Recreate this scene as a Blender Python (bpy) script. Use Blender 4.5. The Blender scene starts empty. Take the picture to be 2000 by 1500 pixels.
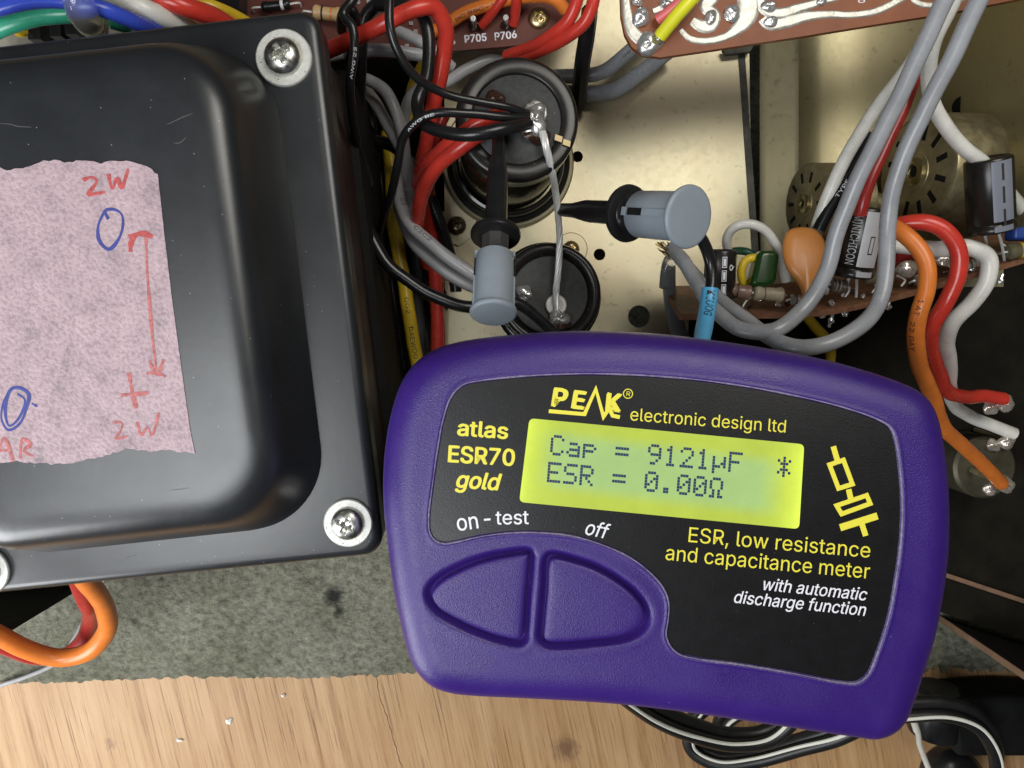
import bpy, bmesh, math, random
import numpy as np
from mathutils import Vector, Matrix
from mathutils.geometry import tessellate_polygon
random.seed(7)
sc = bpy.context.scene
S = 0.001                                   # everything below is written in millimetres

# ------------------------------------------------------------------ camera
F = 1500.0                                  # focal length in photo pixels (2000 wide)
CAMZ = 250.0
TH = -math.atan(110.0 / F)                  # slight tilt, nadir a little above the picture centre
RC = Matrix.Rotation(TH, 3, 'X')
cam_d = bpy.data.cameras.new('camera'); cam = bpy.data.objects.new('camera', cam_d)
sc.collection.objects.link(cam)
cam_d.sensor_fit = 'HORIZONTAL'; cam_d.sensor_width = 36.0; cam_d.lens = F / 2000 * 36
cam_d.clip_start = 0.002; cam_d.clip_end = 50
cam.location = (0, 0, CAMZ * S); cam.rotation_euler = (TH, 0, 0)
sc.camera = cam

# ------------------------------------------------------------------ world, lamps, exposure
w = bpy.data.worlds.new('World'); sc.world = w; w.use_nodes = True
w.node_tree.nodes['Background'].inputs[0].default_value = (0.80, 0.88, 1.0, 1)
w.node_tree.nodes['Background'].inputs[1].default_value = 0.02

def area(name, loc, target, size, size_y, power, col):
    l = bpy.data.lights.new(name, 'AREA'); l.shape = 'RECTANGLE'
    l.size = size * S; l.size_y = size_y * S; l.energy = power; l.color = col
    o = bpy.data.objects.new(name, l); sc.collection.objects.link(o)
    o.location = Vector(loc) * S
    o.rotation_euler = (Vector(target) - Vector(loc)).to_track_quat('-Z', 'Y').to_euler()
    return o
area('window_light', (-300, -230, 190), (-10, -30, 70), 190, 160, 1.2, (0.96, 0.98, 1.0))
area('overhead_light', (-195, -155, 560), (-100, -80, 0), 260, 280, 2.0, (0.95, 0.98, 1.0))
area('ceiling_lamp', (165, 205, 450), (70, 60, 0), 230, 230, 1.15, (1.0, 0.96, 0.88))

sc.view_settings.view_transform = 'Standard'
sc.view_settings.look = 'None'
sc.view_settings.exposure = 0.0
sc.view_settings.gamma = 1.0

# ------------------------------------------------------------------ pixel helpers (2000 x 1500 photo)
CAM = Vector((0, 0, CAMZ))
def at(px, py, z):
    d = RC @ Vector(((px - 1000) / F, (750 - py) / F, -1.0))
    t = (CAMZ - z) / -d.z
    return CAM + d * t
def mmpx(z):
    return (CAMZ - z) / F

# ------------------------------------------------------------------ materials
MATS = {}
def nodes_of(m):
    return m.node_tree.nodes, m.node_tree.links
def M(name, col, rough=0.5, metal=0.0, bump=0.0, bscale=1500, var=0.0, vscale=250, coat=0.0, spec=0.5,
      speck=None, speck_scale=400, speck_size=0.12, rvar=0.0, dist=0.0006, trans=0.0):
    if name in MATS: return MATS[name]
    m = bpy.data.materials.new(name); m.use_nodes = True
    n, l = nodes_of(m); b = n['Principled BSDF']
    b.inputs['Base Color'].default_value = (*col, 1)
    b.inputs['Roughness'].default_value = rough; b.inputs['Metallic'].default_value = metal
    b.inputs['Coat Weight'].default_value = coat; b.inputs['Coat Roughness'].default_value = 0.15
    b.inputs['Specular IOR Level'].default_value = spec
    b.inputs['Transmission Weight'].default_value = trans
    tc = n.new('ShaderNodeTexCoord')
    colout = None
    if var or rvar:
        t = n.new('ShaderNodeTexNoise'); t.inputs['Scale'].default_value = vscale; t.inputs['Detail'].default_value = 5
        t.inputs['Roughness'].default_value = 0.65
        l.new(tc.outputs['Object'], t.inputs['Vector'])
    if var:
        r = n.new('ShaderNodeValToRGB'); r.color_ramp.elements[0].position = 0.3; r.color_ramp.elements[1].position = 0.72
        r.color_ramp.elements[0].color = (*[c * (1 - var) for c in col], 1)
        r.color_ramp.elements[1].color = (*[min(1, c * (1 + var)) for c in col], 1)
        l.new(t.outputs['Fac'], r.inputs['Fac']); colout = r.outputs['Color']
    if rvar:
        mr = n.new('ShaderNodeMapRange'); mr.inputs['From Min'].default_value = 0.3; mr.inputs['From Max'].default_value = 0.7
        mr.inputs['To Min'].default_value = max(0.02, rough - rvar); mr.inputs['To Max'].default_value = min(1, rough + rvar)
        l.new(t.outputs['Fac'], mr.inputs['Value']); l.new(mr.outputs['Result'], b.inputs['Roughness'])
    if speck:
        v = n.new('ShaderNodeTexVoronoi'); v.inputs['Scale'].default_value = speck_scale
        l.new(tc.outputs['Object'], v.inputs['Vector'])
        lt = n.new('ShaderNodeMath'); lt.operation = 'LESS_THAN'; lt.inputs[1].default_value = speck_size
        l.new(v.outputs['Distance'], lt.inputs[0])
        g = n.new('ShaderNodeSeparateColor'); l.new(v.outputs['Color'], g.inputs[0])
        g2 = n.new('ShaderNodeMath'); g2.operation = 'GREATER_THAN'; g2.inputs[1].default_value = 0.72
        l.new(g.outputs[0], g2.inputs[0])
        mu = n.new('ShaderNodeMath'); mu.operation = 'MULTIPLY'; l.new(lt.outputs[0], mu.inputs[0]); l.new(g2.outputs[0], mu.inputs[1])
        mx = n.new('ShaderNodeMix'); mx.data_type = 'RGBA'
        l.new(mu.outputs[0], mx.inputs['Factor'])
        if colout: l.new(colout, mx.inputs['A'])
        else: mx.inputs['A'].default_value = (*col, 1)
        mx.inputs['B'].default_value = (*speck, 1)
        colout = mx.outputs['Result']
    if colout: l.new(colout, b.inputs['Base Color'])
    if bump:
        t2 = n.new('ShaderNodeTexNoise'); t2.inputs['Scale'].default_value = bscale; t2.inputs['Detail'].default_value = 3
        l.new(tc.outputs['Object'], t2.inputs['Vector'])
        bp = n.new('ShaderNodeBump'); bp.inputs['Strength'].default_value = bump; bp.inputs['Distance'].default_value = dist
        l.new(t2.outputs['Fac'], bp.inputs['Height']); l.new(bp.outputs['Normal'], b.inputs['Normal'])
    MATS[name] = m
    return m

PURPLE = M('purple_plastic', (0.034, 0.0120, 0.160), 0.36, bump=0.5, bscale=4200, var=0.08, vscale=70, dist=0.00016, rvar=0.08, spec=0.5, speck=(0.30, 0.28, 0.36), speck_scale=420, speck_size=0.035)
LABEL = M('label_black', (0.006, 0.006, 0.007), 0.34, bump=0.12, bscale=3000, var=0.3, vscale=300, speck=(0.10, 0.10, 0.11), speck_scale=700, speck_size=0.05, dist=0.0002)
YEL = M('print_yellow', (0.80, 0.72, 0.06), 0.5)
WHT = M('print_white', (0.80, 0.80, 0.86), 0.5)
BLACKP = M('black_enamel', (0.016, 0.018, 0.021), 0.34, bump=0.06, bscale=700, var=0.15, vscale=60, speck=(0.25, 0.25, 0.25), speck_scale=640, speck_size=0.07, rvar=0.03, dist=0.0002, spec=0.75)
BLKWIRE = M('black_pvc', (0.012, 0.012, 0.013), 0.27, bump=0.05, bscale=500, var=0.3, dist=0.0004)
BLKPL = M('black_plastic', (0.013, 0.013, 0.014), 0.30, bump=0.06, bscale=900, var=0.3, dist=0.0003)
BLKMAT = M('black_matte', (0.008, 0.008, 0.008), 0.7, var=0.3, spec=0.2)
REDW = M('red_pvc', (0.58, 0.045, 0.030), 0.26, bump=0.05, bscale=600, var=0.17, vscale=110, rvar=0.06, dist=0.0004)
DREDW = M('dark_red_pvc', (0.36, 0.030, 0.026), 0.28, bump=0.06, bscale=700, var=0.17, vscale=110, rvar=0.06, dist=0.0004)
ORGW = M('orange_pvc', (0.72, 0.20, 0.035), 0.32, bump=0.05, bscale=600, var=0.17, vscale=110, rvar=0.06, dist=0.0004)
GRYW = M('grey_pvc', (0.30, 0.31, 0.33), 0.28, bump=0.05, bscale=600, var=0.17, vscale=110, rvar=0.06, dist=0.0004)
LGRYW = M('pale_grey_pvc', (0.40, 0.40, 0.41), 0.30, bump=0.05, bscale=600, var=0.17, vscale=110, rvar=0.06, dist=0.0004)
DGRYW = M('dark_grey_pvc', (0.17, 0.18, 0.19), 0.32, bump=0.05, bscale=600, var=0.17, vscale=110, rvar=0.06, dist=0.0004)
WHTW = M('white_pvc', (0.72, 0.71, 0.66), 0.30, bump=0.05, bscale=600, var=0.17, vscale=110, rvar=0.06, dist=0.0004)
YELW = M('yellow_pvc', (0.72, 0.50, 0.03), 0.32, bump=0.05, bscale=600, var=0.17, vscale=110, rvar=0.06, dist=0.0004)
LIMEW = M('lime_yellow_pvc', (0.80, 0.78, 0.03), 0.36, bump=0.05, bscale=600, var=0.06, vscale=250, dist=0.0004)
PINKW = M('pink_pvc', (0.75, 0.16, 0.17), 0.36, var=0.06)
BLUW = M('blue_pvc', (0.045, 0.085, 0.55), 0.26, bump=0.05, bscale=600, var=0.17, vscale=110, rvar=0.06, dist=0.0004)
GRNW = M('green_pvc', (0.04, 0.33, 0.20), 0.26, bump=0.05, bscale=600, var=0.17, vscale=110, rvar=0.06, dist=0.0004)
DGRNW = M('dark_green_pvc', (0.015, 0.09, 0.045), 0.38, var=0.12)
BRNW = M('brown_pvc', (0.22, 0.095, 0.06), 0.4, var=0.12)
GRYPL = M('grey_plastic', (0.27, 0.315, 0.36), 0.40, bump=0.05, bscale=900, var=0.05, vscale=200, dist=0.0003)
BLUSL = M('blue_sleeve', (0.10, 0.42, 0.72), 0.35, bump=0.10, bscale=300, var=0.08, dist=0.0006)
STEEL = M('zinc_steel', (0.62, 0.62, 0.58), 0.34, 1.0, bump=0.12, bscale=900, var=0.16, vscale=700, speck=(0.10, 0.09, 0.08), speck_scale=1500, speck_size=0.16, rvar=0.10, dist=0.0003)
WASH = M('zinc_washer', (0.66, 0.66, 0.62), 0.62, 0.75, bump=0.2, bscale=1800, var=0.12, vscale=900, speck=(0.10, 0.09, 0.08), speck_scale=1100, speck_size=0.15, dist=0.0003)
SOLDER = M('solder', (0.68, 0.68, 0.67), 0.27, 0.75, bump=0.15, bscale=500, var=0.15, vscale=900, dist=0.0008)
TIN = M('tinned_trace', (0.52, 0.51, 0.46), 0.42, 0.6, bump=0.45, bscale=260, var=0.15, vscale=500, dist=0.0008, rvar=0.1)
TINW = M('tinned_wire', (0.80, 0.80, 0.78), 0.36, 0.30, bump=0.1, bscale=900, var=0.12, dist=0.0004)
FLUX = M('dark_flux', (0.06, 0.030, 0.022), 0.16, 0.25, bump=0.5, bscale=900, dist=0.0008, var=0.5, vscale=900)
PCBT = M('pcb_maroon', (0.120, 0.036, 0.026), 0.48, bump=0.08, bscale=400, var=0.16, vscale=160, dist=0.0004, spec=0.3)
PCBC = M('pcb_brown', (0.230, 0.072, 0.026), 0.46, bump=0.08, bscale=400, var=0.16, vscale=130, dist=0.0004, spec=0.3)
PCBE = M('pcb_phenolic_edge', (0.20, 0.090, 0.045), 0.6, bump=0.5, bscale=1200, var=0.35, vscale=500, dist=0.0006)
CAPBLK = M('capacitor_sleeve', (0.016, 0.014, 0.013), 0.27, bump=0.06, bscale=300, var=0.25, speck=(0.25, 0.24, 0.22), speck_scale=420, speck_size=0.05, dist=0.0004, spec=0.4)
CAPFIB = M('capacitor_fibre', (0.040, 0.041, 0.041), 0.58, bump=0.35, bscale=2200, var=0.35, vscale=600, speck=(0.4, 0.4, 0.4), speck_scale=480, speck_size=0.05, dist=0.0003)
CREAM = M('cream_print', (0.70, 0.52, 0.26), 0.5)
POTM = M('pot_metal', (0.40, 0.345, 0.205), 0.44, 0.75, bump=0.05, bscale=700, var=0.25, vscale=300, rvar=0.10, dist=0.0005)
CERAM = M('ceramic_orange', (0.60, 0.235, 0.060), 0.33, bump=0.10, bscale=150, var=0.06, vscale=120, dist=0.0012)
GRNF = M('green_film', (0.014, 0.050, 0.010), 0.16, var=0.2)
RESB = M('resistor_tan', (0.36, 0.30, 0.21), 0.42, bump=0.2, bscale=500, var=0.15, dist=0.0006)
RESO = M('resistor_cream', (0.58, 0.40, 0.20), 0.35, bump=0.1, bscale=500, var=0.12, dist=0.0006)
CLEAR = M('clear_sleeve', (0.90, 0.92, 0.90), 0.10, trans=0.9)
GLASS = M('amber_lug', (0.52, 0.46, 0.40), 0.22, 0.6, bump=0.4, bscale=500, var=0.3, vscale=500, dist=0.0008)
SHADEBLK = M('shade_black', (0.010, 0.009, 0.006), 0.80, spec=0.12, bump=0.08, bscale=500, var=0.4, vscale=100)  # near-black colour stands in for deep shade on both tray floors
COPPER = M('bronze_edge', (0.42, 0.26, 0.17), 0.42, 0.6, var=0.2)
STRIPE = M('cord_stripe', (0.72, 0.72, 0.64), 0.4, var=0.08)
CORD = M('black_cord', (0.014, 0.014, 0.014), 0.38, bump=0.08, bscale=500, var=0.3, vscale=200, dist=0.0004)
MARKR = M('red_marker', (0.46, 0.085, 0.085), 0.7, var=0.40, vscale=1400)
MARKF = M('faded_red_marker', (0.48, 0.16, 0.16), 0.7, var=0.45, vscale=1600)
MARKB = M('blue_marker', (0.045, 0.060, 0.28), 0.6, var=0.25, vscale=900)
SILVERP = M('silver_print', (0.45, 0.45, 0.47), 0.4, 0.2, var=0.05)
GREYPR = M('grey_stripe_print', (0.19, 0.205, 0.25), 0.35, var=0.05)
FLAKE = M('paint_flake', (0.8, 0.78, 0.72), 0.6, var=0.1)

def brass_material():
    m = bpy.data.materials.new('yellow_zinc'); m.use_nodes = True
    n, l = nodes_of(m); b = n['Principled BSDF']
    tc = n.new('ShaderNodeTexCoord')
    t = n.new('ShaderNodeTexNoise'); t.inputs['Scale'].default_value = 28; t.inputs['Detail'].default_value = 8; t.inputs['Roughness'].default_value = 0.62
    l.new(tc.outputs['Object'], t.inputs['Vector'])
    r = n.new('ShaderNodeValToRGB'); e = r.color_ramp.elements
    e[0].position = 0.30; e[0].color = (0.54, 0.45, 0.31, 1); e[1].position = 0.68; e[1].color = (0.54, 0.51, 0.36, 1)
    x = e.new(0.5); x.color = (0.54, 0.485, 0.335, 1)
    l.new(t.outputs['Fac'], r.inputs['Fac'])
    v = n.new('ShaderNodeTexNoise'); v.inputs['Scale'].default_value = 520; v.inputs['Detail'].default_value = 6
    l.new(tc.outputs['Object'], v.inputs['Vector'])
    r2 = n.new('ShaderNodeValToRGB'); r2.color_ramp.elements[0].position = 0.27; r2.color_ramp.elements[0].color = (0.30, 0.27, 0.20, 1)
    r2.color_ramp.elements[1].position = 0.40; r2.color_ramp.elements[1].color = (1, 1, 1, 1)
    l.new(v.outputs['Fac'], r2.inputs['Fac'])
    mx = n.new('ShaderNodeMix'); mx.data_type = 'RGBA'; mx.blend_type = 'MULTIPLY'; mx.inputs['Factor'].default_value = 0.35
    l.new(r.outputs['Color'], mx.inputs['A']); l.new(r2.outputs['Color'], mx.inputs['B'])
    l.new(mx.outputs['Result'], b.inputs['Base Color'])
    b.inputs['Metallic'].default_value = 0.80
    mr = n.new('ShaderNodeMapRange'); mr.inputs['From Min'].default_value = 0.3; mr.inputs['From Max'].default_value = 0.7
    mr.inputs['To Min'].default_value = 0.39; mr.inputs['To Max'].default_value = 0.44
    l.new(v.outputs['Fac'], mr.inputs['Value']); l.new(mr.outputs['Result'], b.inputs['Roughness'])
    bp = n.new('ShaderNodeBump'); bp.inputs['Strength'].default_value = 0.035; bp.inputs['Distance'].default_value = 0.0006
    l.new(v.outputs['Fac'], bp.inputs['Height']); l.new(bp.outputs['Normal'], b.inputs['Normal'])
    return m
BRASS = brass_material()
DIMMED = brass_material(); DIMMED.name = 'dimmed_yellow_zinc'  # darker copy of the zinc; lamp falloff at the right painted into its colour
for nd in DIMMED.node_tree.nodes:
    if nd.type == 'VALTORGB' and len(nd.color_ramp.elements) == 3:
        for e_, c_ in zip(nd.color_ramp.elements, ((0.40, 0.34, 0.20), (0.40, 0.355, 0.215), (0.42, 0.385, 0.23))): e_.color = (*c_, 1)

def wood_material():
    m = bpy.data.materials.new('bench_wood'); m.use_nodes = True
    n, l = nodes_of(m); b = n['Principled BSDF']
    tc = n.new('ShaderNodeTexCoord'); mp = n.new('ShaderNodeMapping')
    mp.inputs['Rotation'].default_value = (0, 0, math.radians(-12))
    l.new(tc.outputs['Object'], mp.inputs['Vector'])
    def noise(scale, sx, sy, det, rgh=0.6):
        m2 = n.new('ShaderNodeMapping'); m2.inputs['Scale'].default_value = (sx, sy, 1)
        l.new(mp.outputs['Vector'], m2.inputs['Vector'])
        t = n.new('ShaderNodeTexNoise'); t.inputs['Scale'].default_value = scale; t.inputs['Detail'].default_value = det
        t.inputs['Roughness'].default_value = rgh
        l.new(m2.outputs['Vector'], t.inputs['Vector']); return t
    a = noise(200, 1.0, 0.035, 6, 0.7)
    r = n.new('ShaderNodeValToRGB'); e = r.color_ramp.elements
    e[0].position = 0.30; e[0].color = (0.30, 0.145, 0.055, 1); e[1].position = 0.64; e[1].color = (0.58, 0.375, 0.200, 1)
    x = e.new(0.45); x.color = (0.50, 0.305, 0.145, 1)
    l.new(a.outputs['Fac'], r.inputs['Fac'])
    f = noise(1100, 1.0, 0.018, 6, 0.75)
    r2 = n.new('ShaderNodeValToRGB'); r2.color_ramp.elements[0].position = 0.36; r2.color_ramp.elements[0].color = (0.30, 0.20, 0.13, 1)
    r2.color_ramp.elements[1].position = 0.46; r2.color_ramp.elements[1].color = (1, 1, 1, 1)
    l.new(f.outputs['Fac'], r2.inputs['Fac'])
    mx = n.new('ShaderNodeMix'); mx.data_type = 'RGBA'; mx.blend_type = 'MULTIPLY'; mx.inputs['Factor'].default_value = 0.75
    l.new(r.outputs['Color'], mx.inputs['A']); l.new(r2.outputs['Color'], mx.inputs['B'])
    c = noise(20, 1.0, 0.5, 3)
    r3 = n.new('ShaderNodeValToRGB'); r3.color_ramp.elements[0].position = 0.35; r3.color_ramp.elements[0].color = (0.78, 0.70, 0.60, 1)
    r3.color_ramp.elements[1].position = 0.65; r3.color_ramp.elements[1].color = (1, 1, 1, 1)
    l.new(c.outputs['Fac'], r3.inputs['Fac'])
    mx2 = n.new('ShaderNodeMix'); mx2.data_type = 'RGBA'; mx2.blend_type = 'MULTIPLY'; mx2.inputs['Factor'].default_value = 0.8
    l.new(mx.outputs['Result'], mx2.inputs['A']); l.new(r3.outputs['Color'], mx2.inputs['B'])
    prev = mx2.outputs['Result']
    # knots
    for (px, py, rad) in ((1105, 1462, 5.0), (1475, 1480, 3.0), (215, 1452, 3.0)):
        p = at(px, py, -40) * S
        sb = n.new('ShaderNodeVectorMath'); sb.operation = 'DISTANCE'
        nz = noise(400, 1, 1, 3); ad = n.new('ShaderNodeMath'); ad.operation = 'MULTIPLY_ADD'; ad.inputs[1].default_value = 0.006; 
        l.new(tc.outputs['Object'], sb.inputs[0]); sb.inputs[1].default_value = (p.x, p.y, 0)
        l.new(nz.outputs['Fac'], ad.inputs[0]); l.new(sb.outputs['Value'], ad.inputs[2])
        mr = n.new('ShaderNodeMapRange'); mr.inputs['From Min'].default_value = rad * S * 0.9; mr.inputs['From Max'].default_value = rad * S * 1.9
        mr.inputs['To Min'].default_value = 0.75; mr.inputs['To Max'].default_value = 0
        l.new(ad.outputs[0], mr.inputs['Value'])
        mk = n.new('ShaderNodeMix'); mk.data_type = 'RGBA'
        l.new(mr.outputs['Result'], mk.inputs['Factor']); l.new(prev, mk.inputs['A']); mk.inputs['B'].default_value = (0.13, 0.06, 0.03, 1)
        prev = mk.outputs['Result']
    l.new(prev, b.inputs['Base Color'])
    b.inputs['Roughness'].default_value = 0.50
    bp = n.new('ShaderNodeBump'); bp.inputs['Strength'].default_value = 0.35; bp.inputs['Distance'].default_value = 0.0006
    l.new(f.outputs['Fac'], bp.inputs['Height']); l.new(bp.outputs['Normal'], b.inputs['Normal'])
    return m
WOOD = wood_material()

def mat_material():
    m = bpy.data.materials.new('grey_bench_mat'); m.use_nodes = True
    n, l = nodes_of(m); b = n['Principled BSDF']
    tc = n.new('ShaderNodeTexCoord')
    t = n.new('ShaderNodeTexNoise'); t.inputs['Scale'].default_value = 300; t.inputs['Detail'].default_value = 12; t.inputs['Roughness'].default_value = 0.80
    mpp = n.new('ShaderNodeMapping'); mpp.inputs['Rotation'].default_value = (0, 0, 0.9); mpp.inputs['Scale'].default_value = (1.0, 1.3, 1)
    l.new(tc.outputs['Object'], mpp.inputs['Vector']); l.new(mpp.outputs['Vector'], t.inputs['Vector'])
    r = n.new('ShaderNodeValToRGB'); e = r.color_ramp.elements
    e[0].position = 0.30; e[0].color = (0.055, 0.057, 0.040, 1); e[1].position = 0.60; e[1].color = (0.58, 0.57, 0.43, 1)
    x = e.new(0.45); x.color = (0.31, 0.305, 0.232, 1)
    l.new(t.outputs['Fac'], r.inputs['Fac'])
    g = n.new('ShaderNodeTexNoise'); g.inputs['Scale'].default_value = 42; g.inputs['Detail'].default_value = 4
    l.new(tc.outputs['Object'], g.inputs['Vector'])
    r3 = n.new('ShaderNodeValToRGB'); r3.color_ramp.elements[0].position = 0.36; r3.color_ramp.elements[0].color = (0.72, 0.73, 0.68, 1)
    r3.color_ramp.elements[1].position = 0.62; r3.color_ramp.elements[1].color = (1, 1, 1, 1)
    l.new(g.outputs['Fac'], r3.inputs['Fac'])
    mx = n.new('ShaderNodeMix'); mx.data_type = 'RGBA'; mx.blend_type = 'MULTIPLY'; mx.inputs['Factor'].default_value = 1
    l.new(r.outputs['Color'], mx.inputs['A']); l.new(r3.outputs['Color'], mx.inputs['B'])
    prev = mx.outputs['Result']
    for (px, py, rad, k) in ((652, 1165, 4.6, 0.97), (662, 1195, 2.6, 0.9), (605, 1135, 2.2, 0.55), (318, 1132, 1.4, 0.7), (262, 1215, 1.6, 0.6), (700, 1275, 2.0, 0.4)):
        p = at(px, py, -38.5) * S
        sb = n.new('ShaderNodeVectorMath'); sb.operation = 'DISTANCE'
        l.new(tc.outputs['Object'], sb.inputs[0]); sb.inputs[1].default_value = (p.x, p.y, 0)
        ad = n.new('ShaderNodeMath'); ad.operation = 'MULTIPLY_ADD'; ad.inputs[1].default_value = 0.007
        l.new(t.outputs['Fac'], ad.inputs[0]); l.new(sb.outputs['Value'], ad.inputs[2])
        mr = n.new('ShaderNodeMapRange'); mr.inputs['From Min'].default_value = (rad * 0.5 + 3.0) * S; mr.inputs['From Max'].default_value = (rad + 3.9) * S
        mr.inputs['To Min'].default_value = k; mr.inputs['To Max'].default_value = 0
        l.new(ad.outputs[0], mr.inputs['Value'])
        mk = n.new('ShaderNodeMix'); mk.data_type = 'RGBA'
        l.new(mr.outputs['Result'], mk.inputs['Factor']); l.new(prev, mk.inputs['A']); mk.inputs['B'].default_value = (0.02, 0.02, 0.017, 1)
        prev = mk.outputs['Result']
    l.new(prev, b.inputs['Base Color']); b.inputs['Roughness'].default_value = 0.8
    bp = n.new('ShaderNodeBump'); bp.inputs['Strength'].default_value = 1.0; bp.inputs['Distance'].default_value = 0.0040
    l.new(t.outputs['Fac'], bp.inputs['Height']); l.new(bp.outputs['Normal'], b.inputs['Normal'])
    return m
GMAT = mat_material()

def tape_material():
    m = bpy.data.materials.new('pink_paper_tape'); m.use_nodes = True
    n, l = nodes_of(m); b = n['Principled BSDF']
    tc = n.new('ShaderNodeTexCoord')
    t = n.new('ShaderNodeTexNoise'); t.inputs['Scale'].default_value = 150; t.inputs['Detail'].default_value = 10; t.inputs['Roughness'].default_value = 0.7
    l.new(tc.outputs['Object'], t.inputs['Vector'])
    r = n.new('ShaderNodeValToRGB'); e = r.color_ramp.elements
    e[0].position = 0.32; e[0].color = (0.30, 0.24, 0.265, 1); e[1].position = 0.66; e[1].color = (0.55, 0.415, 0.45, 1)
    x = e.new(0.46); x.color = (0.46, 0.345, 0.38, 1)
    l.new(t.outputs['Fac'], r.inputs['Fac'])
    v = n.new('ShaderNodeTexNoise'); v.inputs['Scale'].default_value = 1300; v.inputs['Detail'].default_value = 4
    l.new(tc.outputs['Object'], v.inputs['Vector'])
    r2 = n.new('ShaderNodeValToRGB'); r2.color_ramp.elements[0].position = 0.36; r2.color_ramp.elements[0].color = (0.62, 0.56, 0.60, 1)
    r2.color_ramp.elements[1].position = 0.52; r2.color_ramp.elements[1].color = (1, 1, 1, 1)
    l.new(v.outputs['Fac'], r2.inputs['Fac'])
    mx = n.new('ShaderNodeMix'); mx.data_type = 'RGBA'; mx.blend_type = 'MULTIPLY'; mx.inputs['Factor'].default_value = 0.5
    l.new(r.outputs['Color'], mx.inputs['A']); l.new(r2.outputs['Color'], mx.inputs['B'])
    l.new(mx.outputs['Result'], b.inputs['Base Color']); b.inputs['Roughness'].default_value = 0.7
    bp = n.new('ShaderNodeBump'); bp.inputs['Strength'].default_value = 0.5; bp.inputs['Distance'].default_value = 0.0006
    l.new(v.outputs['Fac'], bp.inputs['Height']); l.new(bp.outputs['Normal'], b.inputs['Normal'])
    return m
TAPE = tape_material()

def lcd_material(half):
    m = bpy.data.materials.new('backlit_screen'); m.use_nodes = True
    n, l = nodes_of(m); b = n['Principled BSDF']
    tc = n.new('ShaderNodeTexCoord'); sep = n.new('ShaderNodeSeparateXYZ'); l.new(tc.outputs['UV'], sep.inputs[0])
    # a yellow-green panel lit by LEDs at its two short ends, bluer glass over the character area
    ab = n.new('ShaderNodeMath'); ab.operation = 'SUBTRACT'; l.new(sep.outputs['X'], ab.inputs[0]); ab.inputs[1].default_value = 0.5
    ab2 = n.new('ShaderNodeMath'); ab2.operation = 'ABSOLUTE'; l.new(ab.outputs[0], ab2.inputs[0])
    pw = n.new('ShaderNodeMath'); pw.operation = 'POWER'; dm = n.new('ShaderNodeMath'); dm.operation = 'MULTIPLY'; dm.inputs[1].default_value = 2.0
    l.new(ab2.outputs[0], dm.inputs[0]); l.new(dm.outputs[0], pw.inputs[0]); pw.inputs[1].default_value = 10
    st = n.new('ShaderNodeMath'); st.operation = 'MULTIPLY_ADD'; l.new(pw.outputs[0], st.inputs[0]); st.inputs[1].default_value = 0.45; st.inputs[2].default_value = 0.66
    yb = n.new('ShaderNodeMath'); yb.operation = 'SUBTRACT'; l.new(sep.outputs['Y'], yb.inputs[0]); yb.inputs[1].default_value = 0.54
    ya = n.new('ShaderNodeMath'); ya.operation = 'ABSOLUTE'; l.new(yb.outputs[0], ya.inputs[0])
    mr = n.new('ShaderNodeMapRange'); mr.interpolation_type = 'SMOOTHSTEP'
    mr.inputs['From Min'].default_value = 0.20; mr.inputs['From Max'].default_value = 0.42; mr.inputs['To Min'].default_value = 1; mr.inputs['To Max'].default_value = 0
    l.new(ya.outputs[0], mr.inputs['Value'])
    mr2 = n.new('ShaderNodeMapRange'); mr2.interpolation_type = 'SMOOTHSTEP'
    mr2.inputs['From Min'].default_value = 0.34; mr2.inputs['From Max'].default_value = 0.47; mr2.inputs['To Min'].default_value = 1; mr2.inputs['To Max'].default_value = 0
    l.new(ab2.outputs[0], mr2.inputs['Value'])
    mu = n.new('ShaderNodeMath'); mu.operation = 'MULTIPLY'; l.new(mr.outputs['Result'], mu.inputs[0]); l.new(mr2.outputs['Result'], mu.inputs[1])
    nz = n.new('ShaderNodeTexNoise'); nz.inputs['Scale'].default_value = 160; nz.inputs['Detail'].default_value = 7; nz.inputs['Roughness'].default_value = 0.7
    l.new(tc.outputs['Object'], nz.inputs['Vector'])
    mx = n.new('ShaderNodeMix'); mx.data_type = 'RGBA'
    l.new(mu.outputs[0], mx.inputs['Factor']); mx.inputs['A'].default_value = (0.62, 0.75, 0.060, 1); mx.inputs['B'].default_value = (0.46, 0.72, 0.27, 1)
    l.new(mx.outputs['Result'], b.inputs['Emission Color'])
    sn = n.new('ShaderNodeMath'); sn.operation = 'MULTIPLY_ADD'; l.new(nz.outputs['Fac'], sn.inputs[0]); sn.inputs[1].default_value = 0.42; sn.inputs[2].default_value = 0.79
    sm = n.new('ShaderNodeMath'); sm.operation = 'MULTIPLY'; l.new(sn.outputs[0], sm.inputs[0]); l.new(st.outputs[0], sm.inputs[1])
    l.new(sm.outputs[0], b.inputs['Emission Strength'])
    b.inputs['Base Color'].default_value = (0.10, 0.13, 0.04, 1); b.inputs['Roughness'].default_value = 0.25
    return m
LCDDOT = M('lcd_dot', (0.004, 0.018, 0.085), 0.5)

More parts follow.
